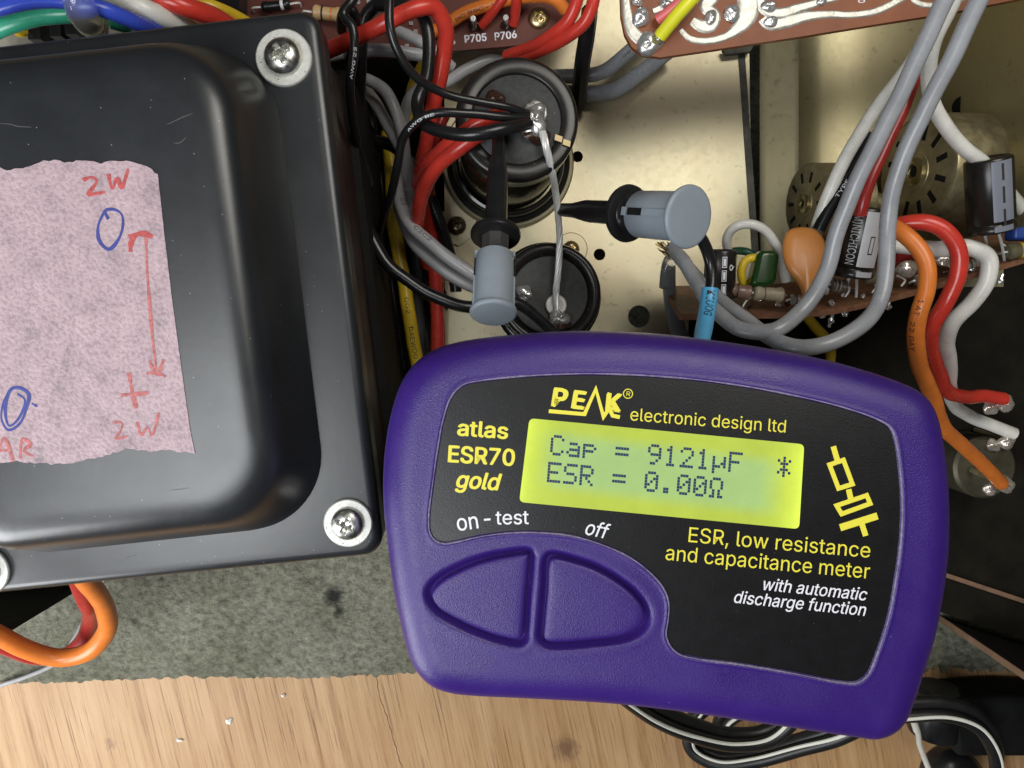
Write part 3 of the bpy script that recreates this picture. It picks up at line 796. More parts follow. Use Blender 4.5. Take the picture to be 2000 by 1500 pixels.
screw('flange_screw', 'silver washer and screw cut off by the left picture edge', -25, 1114, ZF, 5.4, 3.6, 2.2, 0.3, group='transformer screws')
screw('flange_screw', 'silver cross-head screw at the transformer corner beyond the top left picture corner', -120, 155, ZF, 5.4, 3.6, 2.2, 0.3, group='transformer screws')

# pink tape with marker writing
zt = ZT + 0.16
tape_px = [(-60, 330), (-20, 331), (0, 329), (20, 332), (45, 330), (62, 322), (85, 314), (105, 311), (125, 318), (150, 314), (175, 314), (196, 319), (215, 316), (232, 315), (248, 313), (262, 318), (278, 320), (296, 330), (308, 340),
           (320, 450), (333, 560), (346, 660), (360, 760), (371, 840), (381, 886), (362, 884), (330, 880), (300, 881), (270, 880), (245, 876), (228, 883), (200, 891), (170, 897), (140, 903), (100, 907), (60, 904), (25, 901), (-10, 906), (-60, 903)]
rnd = random.Random(11); tp = []
for i, (x, y) in enumerate(tape_px):
    x2, y2 = tape_px[(i + 1) % len(tape_px)]
    k = max(1, int(math.hypot(x2 - x, y2 - y) / 7)); straight = (i in range(18, 25))
    for j in range(k):
        t = j / k; jx, jy = (0.3, 0.3) if straight else (1.2, 2.2)
        tp.append(at(x + (x2 - x) * t + rnd.uniform(-jx, jx), y + (y2 - y) * t + rnd.uniform(-jy, jy), zt))
v, f = prism(tp, (0, 0, -0.14)); tape = obj('masking_tape', v, f, TAPE, None, sharp=30)
tagp(tape, 'torn pink paper tape with red and blue marker writing on the transformer', 'tape')
def stroke(px_list, wpx, mat, name, parent=tape):
    path = smooth_path([at(x, y, zt + 0.03) for x, y in px_list], 0.4)
    rr = random.Random(len(px_list) * 7 + px_list[0][0]); ph = rr.uniform(0, 6)
    v, f = ribbon(path, lambda t: wpx * mmpx(zt) * (0.85 + 0.22 * math.sin(9 * t + ph) + 0.12 * math.sin(31 * t)), 0.03)
    return obj(name, v, f, mat, parent)
for px_list, wd in ([(162, 352), (180, 346), (189, 353), (180, 368), (172, 379), (205, 375)], 8), ([(212, 340), (219, 368), (229, 349), (237, 366), (250, 330)], 9), \
        ([(285, 462), (287, 520), (291, 580), (297, 650), (305, 722)], 7), ([(252, 464), (270, 457), (284, 457), (298, 463)], 12), ([(266, 460), (256, 474), (255, 492)], 11), \
        ([(291, 704), (298, 718), (307, 734)], 8), ([(319, 702), (314, 718), (308, 734)], 8), ([(286, 730), (304, 728), (324, 736)], 8), ([(252, 728), (258, 765), (266, 798)], 10), ([(236, 772), (258, 770), (290, 768)], 9), \
        ([(222, 825), (238, 826), (235, 842), (226, 856), (250, 852)], 6), ([(268, 824), (276, 850), (288, 834), (296, 852), (310, 806)], 6), \
        ([(-8, 898), (8, 856), (26, 902)], 8), ([(0, 880), (22, 880)], 6), ([(40, 896), (44, 858), (60, 868), (46, 880), (66, 892)], 8):
    stroke(px_list, wd, MARKR if px_list[-1][1] < 700 else MARKF, 'marker_stroke')
for px_list, wd in ([(205, 412), (192, 440), (194, 470), (212, 487), (230, 470), (240, 440), (237, 418), (222, 409), (205, 412), (212, 428)], 7), \
        ([(22, 760), (6, 790), (3, 820), (16, 840), (38, 828), (52, 795), (56, 770), (40, 758), (22, 760), (10, 800), (18, 832), (36, 818), (48, 780), (34, 770)], 7), ([(62, 788), (73, 794)], 5):
    stroke(px_list, wd, MARKB, 'marker_stroke')

# ================================================================== PURPLE METER
DM = 141.0; KM = DM / F                      # mm per photo pixel on the meter face
NM = RC @ Vector((0, 0, 1))
def mp(px, py, h=0.0):
    return CAM + RC @ Vector(((px - 1000) * KM, (750 - py) * KM, -DM)) + NM * h
OUT = [(850, 683), (900, 668), (1000, 655), (1100, 648), (1200, 648), (1300, 654), (1400, 666), (1500, 681), (1600, 700), (1700, 726), (1760, 747), (1792, 763), (1815, 786), (1828, 815), (1838, 860), (1846, 920), (1850, 1000), (1848, 1080),
       (1838, 1160), (1822, 1240), (1800, 1310), (1782, 1365), (1765, 1405), (1740, 1430), (1705, 1442), (1670, 1438), (1600, 1428), (1500, 1413), (1400, 1398), (1300, 1384), (1200, 1373), (1100, 1366), (1000, 1361), (920, 1357), (880, 1352), (845, 1340),
       (817, 1315), (800, 1285), (780, 1210), (765, 1130), (755, 1050), (748, 980), (748, 920), (755, 850), (768, 790), (785, 745), (812, 708)]
OUT = [(1000 + (x - 1000) * 1.036, 750 + (y - 750) * 1.036) for x, y in OUT]
LAB = [(905, 752), (882, 775), (866, 820), (855, 880), (845, 950), (838, 1010), (840, 1040), (850, 1055), (868, 1061), (890, 1058), (940, 1047), (1000, 1040), (1060, 1040), (1120, 1047), (1180, 1065), (1230, 1088), (1270, 1118), (1297, 1150), (1307, 1180),
       (1306, 1210), (1302, 1240), (1310, 1262), (1328, 1278), (1360, 1286), (1450, 1298), (1550, 1315), (1640, 1332), (1675, 1333), (1695, 1318), (1712, 1280), (1735, 1210), (1750, 1130), (1760, 1050), (1762, 980), (1757, 910), (1748, 855), (1738, 834),
       (1715, 820), (1650, 797), (1560, 775), (1450, 754), (1340, 740), (1220, 732), (1110, 731), (1000, 737), (940, 744)]
BT1 = [(1033, 1083), (990, 1086), (940, 1097), (890, 1117), (862, 1133), (848, 1146), (841, 1160), (844, 1174), (858, 1192), (884, 1208), (930, 1230), (980, 1247), (1012, 1252), (1021, 1246), (1024, 1225), (1028, 1165), (1034, 1095)]
BT2 = [(1076, 1090), (1130, 1100), (1180, 1120), (1225, 1150), (1242, 1166), (1256, 1185), (1261, 1204), (1256, 1220), (1240, 1234), (1213, 1245), (1160, 1252), (1100, 1257), (1068, 1255), (1061, 1246), (1062, 1220), (1068, 1150), (1071, 1100)]
def closed(pts, step):
    return [(p.x, p.y) for p in smooth_path([(x, y, 0) for x, y in pts], step, True)]
def sdf(P, poly):
    """signed distance in pixels, negative inside; P (N,2)"""
    A = np.array(poly); Bn = np.roll(A, -1, axis=0); out = np.full(len(P), 1e9); ins = np.zeros(len(P), bool)
    for a, b in zip(A, Bn):
        d = b - a; L2 = (d * d).sum() + 1e-9
        t = np.clip(((P - a) @ d) / L2, 0, 1); q = a + t[:, None] * d
        out = np.minimum(out, np.hypot(*(P - q).T))
        c = ((a[1] > P[:, 1]) != (b[1] > P[:, 1])); xi = (b[0] - a[0]) * (P[:, 1] - a[1]) / (b[1] - a[1] + 1e-12) + a[0]
        ins ^= c & (P[:, 0] < xi)
    return np.where(ins, -out, out)
out_s = closed(OUT, 9); lab_s = closed(LAB, 6); b1_s = closed(BT1, 5); b2_s = closed(BT2, 5)
# even segments around
def resample(poly, n):
    A = np.array(poly + [poly[0]]); d = np.r_[0, np.cumsum(np.hypot(*np.diff(A, axis=0).T))]
    t = np.linspace(0, d[-1], n, endpoint=False); return np.c_[np.interp(t, d, A[:, 0]), np.interp(t, d, A[:, 1])]
NS, NRG = 620, 175
ring0 = resample(out_s, NS); cen = np.array([1300.0, 1046.0])
pts = []
for i in range(NRG):
    s = 1 - (i / (NRG - 1)) * 0.985
    pts.append(cen + (ring0 - cen) * s)
pts = np.concatenate(pts)
so = -sdf(pts, out_s) * KM; sl = sdf(pts, lab_s) * KM
sb1 = sdf(pts, b1_s) * KM; sb2 = sdf(pts, b2_s) * KM; sb = np.minimum(sb1, sb2)
def sstep(x, a, b): t = np.clip((x - a) / (b - a), 0, 1); return t * t * (3 - 2 * t)
R1 = 6.8
u = np.clip(so / R1, 0, 1)
h = -5.6 * (1 - np.sqrt(np.clip(1 - (1 - u) ** 2.3, 0, 1)))
h -= 0.10 * np.clip(9.5 - so, 0, 9.5) / 9.5
h -= 0.55 * (1 - sstep(sl, -0.12, 0.25))                           # label recess
h += 0.16 * np.exp(-((sl - 0.42) / 0.26) ** 2)                      # lip round the label
near = 1 - sstep(sb, 0.05, 1.45)
h -= 1.7 * near
h += 0.05 * np.exp(-((sb - 2.2) / 0.7) ** 2) * (sl > 0.8)          # soft rim round the button well
V = [mp(p[0], p[1], hh) for p, hh in zip(pts, h)]
Fc = []
for i in range(NRG - 1):
    for k in range(NS):
        k2 = (k + 1) % NS; Fc.append((i * NS + k, i * NS + k2, (i + 1) * NS + k2, (i + 1) * NS + k))
Fc.append(tuple((NRG - 1) * NS + k for k in range(NS)))
# side and bottom
base = len(V); nrm2 = np.roll(ring0, -1, axis=0) - np.roll(ring0, 1, axis=0); nrm2 = np.c_[nrm2[:, 1], -nrm2[:, 0]]; nrm2 /= np.hypot(*nrm2.T)[:, None]
if ((ring0 - cen) * nrm2).sum() < 0: nrm2 = -nrm2
levels = [(0.25, -7.2), (0.35, -10.0), (0.2, -11.2), (-0.25, -11.3), (-0.25, -11.9), (0.1, -12.0), (-0.3, -17.0), (-1.4, -20.0), (-4.0, -21.5), (-9.0, -22.0)]
prev = 0
for (d, z) in levels:
    st = len(V)
    for p, nn in zip(ring0, nrm2): V.append(mp(p[0] + nn[0] * d / KM, p[1] + nn[1] * d / KM, z))
    for k in range(NS):
        k2 = (k + 1) % NS; Fc.append((prev + k2, prev + k, st + k, st + k2))
    prev = st
Fc.append(tuple(prev + NS - 1 - k for k in range(NS)))
fN = Fc[NS * 40]; nn = (V[fN[1]] - V[fN[0]]).cross(V[fN[2]] - V[fN[0]])
if nn.z < 0: Fc = [tuple(reversed(q)) for q in Fc]
meter = empty('esr_meter', mp(1290, 1040, -22.0), 'purple handheld component meter with lit green screen and two buttons', 'meter')
obj('case', V, Fc, PURPLE, meter, sharp=80)
# label plate
lab_in = np.array(lab_s); hL = -0.34
c0 = lab_in - cen
def offset_poly(poly, d):
    A = np.array(poly); t = np.roll(A, -1, axis=0) - np.roll(A, 1, axis=0); n2 = np.c_[t[:, 1], -t[:, 0]]; n2 /= np.hypot(*n2.T)[:, None] + 1e-9
    if sdf(A[:1] + n2[:1] * 2, poly)[0] > 0: n2 = -n2
    return A + n2 * d
lp = offset_poly(lab_s, 2.6)
v, f = prism([mp(x, y, hL) for x, y in lp], NM * -0.15); label_plate = obj('front_label', v, f, LABEL, meter, sharp=30)
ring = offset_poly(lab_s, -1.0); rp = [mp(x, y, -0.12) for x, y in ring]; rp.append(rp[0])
v, f = tube(rp, lambda t: 0.17 + 0.035 * math.sin(151 * t) + 0.03 * math.sin(67 * t), 8, cap=False); obj('lip_glint', v, f, M('pale_glint', (0.20, 0.17, 0.27), 0.55, bump=0.5, bscale=3000, var=0.5, vscale=1500, dist=0.0003), meter)  # added pale ring: light caught by the case lip, put into shape and colour
# buttons
for bs in (b1_s, b2_s):
    rings = []; 
    for (d, z) in ((1.2, -2.4), (1.2, -0.75), (2.6, -0.42), (4.5, -0.22), (7.0, -0.12)):
        rings.append([mp(x, y, z) for x, y in offset_poly(resample(bs, 120).tolist(), d)])
    cx = sum(p[0] for p in bs) / len(bs); cy = sum(p[1] for p in bs) / len(bs)
    for s, z in ((0.84, -0.05), (0.70, -0.01), (0.45, 0.02), (0.15, 0.03)):
        rings.append([mp(cx + (x - cx) * s, cy + (y - cy) * s, z) for x, y in resample(bs, 120)])
    V = [p for r_ in rings for p in r_]; Fc = []
    for i in range(len(rings) - 1):
        for k in range(120):
            k2 = (k + 1) % 120; Fc.append((i * 120 + k, i * 120 + k2, (i + 1) * 120 + k2, (i + 1) * 120 + k))
    Fc.append(tuple((len(rings) - 1) * 120 + k for k in range(120)))
    q = Fc[-1]; nn = (V[q[1]] - V[q[0]]).cross(V[q[40]] - V[q[0]])
    if nn.z < 0: Fc = [tuple(reversed(q)) for q in Fc]
    obj('button', V, Fc, PURPLE, meter, sharp=80)
# screen
hS = hL + 0.05
LC = [(1034, 817), (1572, 868), (1562, 1034), (1014, 981)]
lc_r = []
for i in range(4):
    p = Vector(LC[i]); a = (Vector(LC[i - 1]) - p).normalized(); b_ = (Vector(LC[(i + 1) % 4]) - p).normalized()
    for k in range(7):
        t = k / 6; r_ = 11; s = p + a * r_ * (1 - t) ** 2 + b_ * r_ * t ** 2; lc_r.append((s.x, s.y))
v, f = prism([mp(x, y, hS) for x, y in lc_r], NM * -0.04)
screen = obj('lcd_screen', v, f, lcd_material(1), meter, sharp=30)
uvl = screen.data.uv_layers.new(name='UVMap')
ux = Vector(LC[1]) - Vector(LC[0]); uy = Vector(LC[0]) - Vector(LC[3])
for lp_ in screen.data.loops:
    p = lc_r[lp_.vertex_index % len(lc_r)]; dlt = Vector(p) - Vector(LC[3])
    uvl.data[lp_.index].uv = (dlt.dot(ux) / ux.length_squared, dlt.dot(uy) / uy.length_squared)
FONT = {'C': ("01110", "10001", "10000", "10000", "10000", "10001", "01110"), 'a': ("00000", "00000", "01110", "00001", "01111", "10001", "01111"),
        'p': ("00000", "00000", "11110", "10001", "11110", "10000", "10000"), '=': ("00000", "00000", "11111", "00000", "11111", "00000", "00000"),
        '9': ("01110", "10001", "10001", "01111", "00001", "00010", "01100"), '1': ("00100", "01100", "00100", "00100", "00100", "00100", "01110"),
        '2': ("01110", "10001", "00001", "00010", "00100", "01000", "11111"), 'u': ("00000", "00000", "10001", "10001", "10011", "11101", "10000", "10000"),
        'F': ("11111", "10000", "10000", "11110", "10000", "10000", "10000"), '*': ("00100", "10101", "01110", "00100", "01110", "10101", "00100"),
        'E': ("11111", "10000", "10000", "11110", "10000", "10000", "11111"), 'S': ("01111", "10000", "10000", "01110", "00001", "00001", "11110"),
        'R': ("11110", "10001", "10001", "11110", "10100", "10010", "10001"), '0': ("01110", "10001", "10011", "10101", "11001", "10001", "01110"),
        '.': ("00000", "00000", "00000", "00000", "00000", "01100", "01100"), 'O': ("01110", "10001", "10001", "10001", "01010", "01010", "11011")}
ex = Vector((31.7, 3.0)) ; dx = ex.normalized() * 5.35; dy = Vector((-0.45, 5.75))
for row, (txt, o0) in enumerate((("Cap = 9121uF  *", (1077, 849)), ("ESR = 0.00O", (1071, 902)))):
    for ci, ch in enumerate(txt):
        if ch == ' ': continue
        V = []; Fc = []
        for ry, line in enumerate(FONT[ch]):
            for rx, bit in enumerate(line):
                if bit == '1':
                    p = Vector(o0) + ex * ci + dx * rx + dy * ry
                    e = [p, p + dx * 0.93, p + dx * 0.93 + dy * 0.92, p + dy * 0.92]; k = len(V)
                    V += [mp(q.x, q.y, hS + 0.03) for q in e]; Fc.append((k + 3, k + 2, k + 1, k))
        obj('character', V, Fc, LCDDOT, screen, smooth=False)
# printing
hp = hL + 0.025
fnm = lambda x, y: mp(x, y, hp)
def prt(s, p0, p1, cap, mat, shear=0.0, off=0.0, name='lettering'):
    v, f = text_on(s, p0, p1, cap, fnm, shear, off); return obj(name, v, f, mat, label_plate, smooth=False)
prt('P', (1076, 794), (1108, 797), 37, YEL, 0.06, 0.075); prt('E', (1115, 798), (1143, 801), 36, YEL, 0.06, 0.075); prt('K', (1182, 803), (1213, 806), 36, YEL, 0.0, 0.075)
pk = [(1072, 803), (1142, 809), (1164, 760), (1179, 814), (1190, 798), (1197, 812), (1211, 815)]
def flat_line(pl, wpx, mat, name, parent, fn=fnm, close=False):
    P = [Vector(p) for p in pl]; n = len(P); V = []; Fc = []; L = []; R = []
    for i in range(n):
        a = P[(i - 1) % n] if (close or i) else None; b_ = P[(i + 1) % n] if (close or i < n - 1) else None
        t1 = (P[i] - a).normalized() if a is not None else (b_ - P[i]).normalized()
        t2 = (b_ - P[i]).normalized() if b_ is not None else t1
        n1 = Vector((-t1.y, t1.x)); n2 = Vector((-t2.y, t2.x)); m = (n1 + n2).normalized(); k = min(2.2, 1 / max(0.3, m.dot(n1)))
        L.append(P[i] + m * wpx / 2 * k); R.append(P[i] - m * wpx / 2 * k)
    V = [fn(q.x, q.y) for q in L] + [fn(q.x, q.y) for q in R]
    for i in range(n if close else n - 1):
        j = (i + 1) % n; Fc.append((i, j, n + j, n + i))
    q = Fc[0]; nn = (V[q[1]] - V[q[0]]).cross(V[q[2]] - V[q[0]])
    if nn.z < 0: Fc = [tuple(reversed(q)) for q in Fc]
    return obj(name, V, Fc, mat, parent, smooth=False)
flat_line(pk, 7.5, YEL, 'logo_line', label_plate, fn=lambda x, y: mp(x, y, hp + 0.03))
flat_line([(1227 + 9 * math.cos(t * math.pi / 12), 769 + 9 * math.sin(t * math.pi / 12)) for t in range(24)], 1.8, YEL, 'trademark_ring', label_plate, close=True)
prt('R', (1223.5, 773), (1231, 774), 9, YEL)
prt('electronic design ltd', (1231, 821), (1535, 845), 24.5, YEL)
prt('atlas', (892, 851), (992, 858), 31, YEL, 0, 0.045)
prt('ESR70', (874, 903), (1005, 911), 33, YEL, 0, 0.045)
prt('gold', (888, 953), (979, 959), 33, YEL, 0.22, 0.045)
prt('on', (894, 1038), (935, 1032), 32, WHT, 0, 0.012); prt('-', (946, 1029), (959, 1028), 31, WHT, 0, 0.012); prt('test', (968, 1025), (1033, 1024), 27, WHT, 0, 0.012)
prt('off', (1142, 1044), (1188, 1054), 29, WHT, 0.2, 0.012)
prt('ESR, low resistance', (1345, 1059), (1700, 1090), 29, YEL)
prt('and capacitance meter', (1300, 1094), (1699, 1131), 29, YEL)
prt('with automatic', (1491, 1153), (1694, 1174), 24, WHT, 0.2, 0.012)
prt('discharge function', (1434, 1178), (1692, 1204), 24, WHT, 0.2, 0.012)
def zz(x, y): return (980 + x / 2.5, 720 + y / 2.5)
sy = [[zz(1622, 380), zz(1642, 448)], [zz(1697, 590), zz(1708, 640)], [zz(1655, 778), zz(1838, 720)], [zz(1757, 745), zz(1780, 818)]]
for k_, (pl, wd) in enumerate(zip(sy, (11, 11, 14, 11))): flat_line(pl, wd, YEL, 'symbol_line', label_plate, fn=lambda x, y, k_=k_: mp(x, y, hp + 0.02 + 0.02 * k_))
flat_line([zz(1604, 470), zz(1672, 447), zz(1716, 565), zz(1648, 586)], 9, YEL, 'symbol_line', label_plate, close=True)
flat_line([zz(1639, 670), zz(1786, 620), zz(1803, 660), zz(1663, 711)], 9, YEL, 'symbol_line', label_plate, close=True)

# ================================================================== CAPACITORS ON THE PLATE
ZC = 47.0
ctop = at(1010, 232, ZC); cbase = at(992, 318, 0.0); cax = (ctop - cbase).normalized(); hc = (ctop - cbase).length
big = empty('filter_capacitor', cbase, 'large upright can capacitor with black top and soldered wires', 'capacitor')
mt = frame(cbase, cax)
v, f = lathe([(0.0, 0.1), (15.2, 0.1), (15.4, hc - 14), (14.6, hc - 12.6), (14.6, hc - 11.6), (15.4, hc - 10.4), (15.4, hc - 4), (12, hc - 4)], 64, mt); obj('can', v, f, M('can_metal', (0.10, 0.09, 0.055), 0.14, 0.85, var=0.3), big, sharp=40)
v, f = lathe([(15.5, hc - 7.5), (16.0, hc - 7.0), (16.05, hc - 1.6), (15.95, hc - 0.8), (15.55, hc - 0.2), (14.9, hc + 0.05), (13.4, hc + 0.02), (12.0, hc - 0.10), (11.65, hc - 0.28), (11.55, hc - 0.7), (11.5, hc - 1.3), (0, hc - 1.3)], 72, mt); obj('sleeve', v, f, CAPBLK, big, sharp=50)
v, f = lathe([(11.45, hc - 1.2), (11.45, hc - 0.75), (11.2, hc - 0.6), (0, hc - 0.6)], 64, mt); obj('top_disc', v, f, CAPFIB, big)
v, f = lathe([(19.6, 0.02), (20.0, 0.4), (20.0, 1.2), (19.0, 1.7), (18.0, 2.2), (17.6, 5.0), (17.2, 5.6), (16.4, 5.8), (15.9, 5.2), (15.7, 0.4)], 72, mt); obj('clamp_ring', v, f, M('clamp_black', (0.012, 0.012, 0.011), 0.18, var=0.3), big)
v, f = lathe([(19.4, 0.1), (19.7, 1.9), (20.5, 2.2), (21.0, 1.6), (21.2, 0.05)], 72, mt); obj('clamp_rim', v, f, BRASS, big)
# ear with screw
e = at(885, 443, 1.0)
v, f = prism([at(x, y, 1.3) for x, y in ((862, 415), (905, 395), (930, 430), (922, 462), (896, 480), (868, 468))], (0, 0, -1.2)); obj('clamp_ear', v, f, BRASS, big)
for px0 in ((1092, 268), (1108, 277)):
    tpz = [(-7, -6), (7, -1), (5, 10), (-9, 5)]
    v, f = prism([at(px0[0] + x, px0[1] + y, ZC + 0.02 + (0.25 if px0[0] < 1100 else 0.25)) for x, y in tpz], (0, 0, -0.1)); obj('polarity_mark', v, f, CREAM, big)
c = at(1042, 240, ZC + 0.6)
v, f = join(blob(c, 3.4, 3.8, 2.2, 4, n=24, m=14, amp=0.10), blob(c + Vector((0.8, 2.2, 0)), 2.4, 2.4, 2.4, 9, n=20, m=12, amp=0.12), blob(c + Vector((-2.6, 0.8, 0.6)), 2.2, 2.0, 1.5, 5, n=20, m=12, amp=0.15)); obj('solder_joint', v, f, SOLDER, big)
c = at(1044, 222, ZC - 0.4); v, f = lathe([(0, -0.5), (3.2, -0.5), (3.2, 1.2), (2.6, 1.5), (0, 1.5)], 24, frame(c, cax)); obj('terminal', v, f, STEEL, big)
c = at(1048, 262, ZC + 0.4); v, f = blob(c, 3.2, 2.4, 1.4, 15, amp=0.2); obj('flux_residue', v, f, FLUX, big)
c = at(967, 193, ZC + 0.4); v, f = join(blob(c, 2.3, 2.2, 1.6, 2, n=22, m=12, amp=0.14), blob(c + Vector((0.8, -0.6, 0.6)), 1.2, 1.2, 1.1, 12, amp=0.16)); obj('solder_joint', v, f, FLUX, big)
# small capacitor
ZS = 22.0
sc_c = at(1074, 575, ZS); small = empty('filter_capacitor', (sc_c.x, sc_c.y, 0), 'smaller black capacitor half hidden behind the top edge of the meter', 'capacitor')
mt = Matrix.Translation((sc_c.x, sc_c.y, 0)); R0 = 15.3
v, f = lathe([(0, 0.1), (R0 - 0.6, 0.1), (R0 - 0.6, ZS - 6), (R0 - 0.2, ZS - 5.5), (R0, ZS - 2.0), (R0 - 0.3, ZS - 0.7), (R0 - 0.9, ZS - 0.1), (R0 - 2.0, ZS), (R0 - 3.0, ZS - 0.5), (R0 - 3.6, ZS - 1.4), (R0 - 3.8, ZS - 2.0), (0, ZS - 2.0)], 72, mt); obj('sleeve', v, f, CAPBLK, small, sharp=50)
v, f = lathe([(R0 - 3.9, ZS - 1.95), (R0 - 4.1, ZS - 1.5), (R0 - 4.6, ZS - 1.45), (0, ZS - 1.45)], 64, mt); obj('top_disc', v, f, CAPFIB, small)
v, f = lathe([(17.4, 0.02), (17.5, 1.2), (16.8, 1.6), (15.9, 1.8), (15.7, 4.0), (15.2, 4.2), (14.6, 3.6), (14.4, 0.2)], 64, mt); obj('clamp_ring', v, f, MATS['clamp_black'], small)
c = at(1086, 596, ZS - 1.2); v, f = lathe([(0, 0), (3.2, 0), (3.2, 0.5), (2.9, 0.8), (1.9, 0.8), (1.8, 0.55), (0, 0.55)], 28, frame(c, (0, 0, 1))); obj('terminal', v, f, M('pale_rivet', (0.62, 0.60, 0.58), 0.42, 0.5, var=0.1), small)
c = at(1024, 573, ZS - 0.6); v, f = blob(c, 2.4, 2.3, 1.6, 21, n=20, m=12, amp=0.14); obj('solder_joint', v, f, SOLDER, small)
c = at(1092, 622, ZS + 0.2); v, f = blob(c, 2.8, 2.6, 1.7, 23, n=20, m=12, amp=0.14); obj('solder_joint', v, f, SOLDER, small)
v, f = blob(c + Vector((0.4, -1.6, -0.4)), 2.9, 1.9, 1.3, 29, n=20, m=12, amp=0.16); obj('flux_residue', v, f, FLUX, small)
# plate screws
DKST = M('dark_screw', (0.22, 0.19, 0.12), 0.32, 0.95, bump=0.2, bscale=900, var=0.3, dist=0.0004)
screw('plate_screw', 'dark cross-head screw on the brass ear left of the test clip', 892, 441, 1.3, 0, 3.0, 2.2, 0.6, DKST, group='screws on the zinc plate')
GOLDST = M('gold_screw', (0.50, 0.40, 0.22), 0.30, 1.0, bump=0.2, bscale=900, var=0.2, dist=0.0004)
screw('plate_screw', 'gold screw with pressed ring between the two capacitors', 1115, 487, 0.0, 5.3, 2.7, 2.2, 0.9, GOLDST, BRASS, group='screws on the zinc plate')

# ================================================================== BARE TWISTED LINK
path = smooth_path([at(1060, 258, 49.5), at(1066, 285, 49.6), at(1076, 325, 46), at(1085, 375, 36), at(1090, 420, 31), at(1093, 470, 27), at(1090, 530, 25), at(1086, 575, 23.5), at(1090, 605, 22.6)], 0.5)
T, N = frames(path); parts = []
for s in range(6):
    hp_ = []
    for i, p in enumerate(path):
        a = 2 * math.pi * s / 6 + i * 0.16; B_ = T[i].cross(N[i]); hp_.append(p + N[i] * math.cos(a) * 0.58 + B_ * math.sin(a) * 0.58)
    parts.append(tube(hp_, 0.42, 7))
v, f = join(*parts); o = obj('bare_wire', v, f, TINW); tagp(o, 'bare twisted silver wire joining the two capacitors', 'wire')

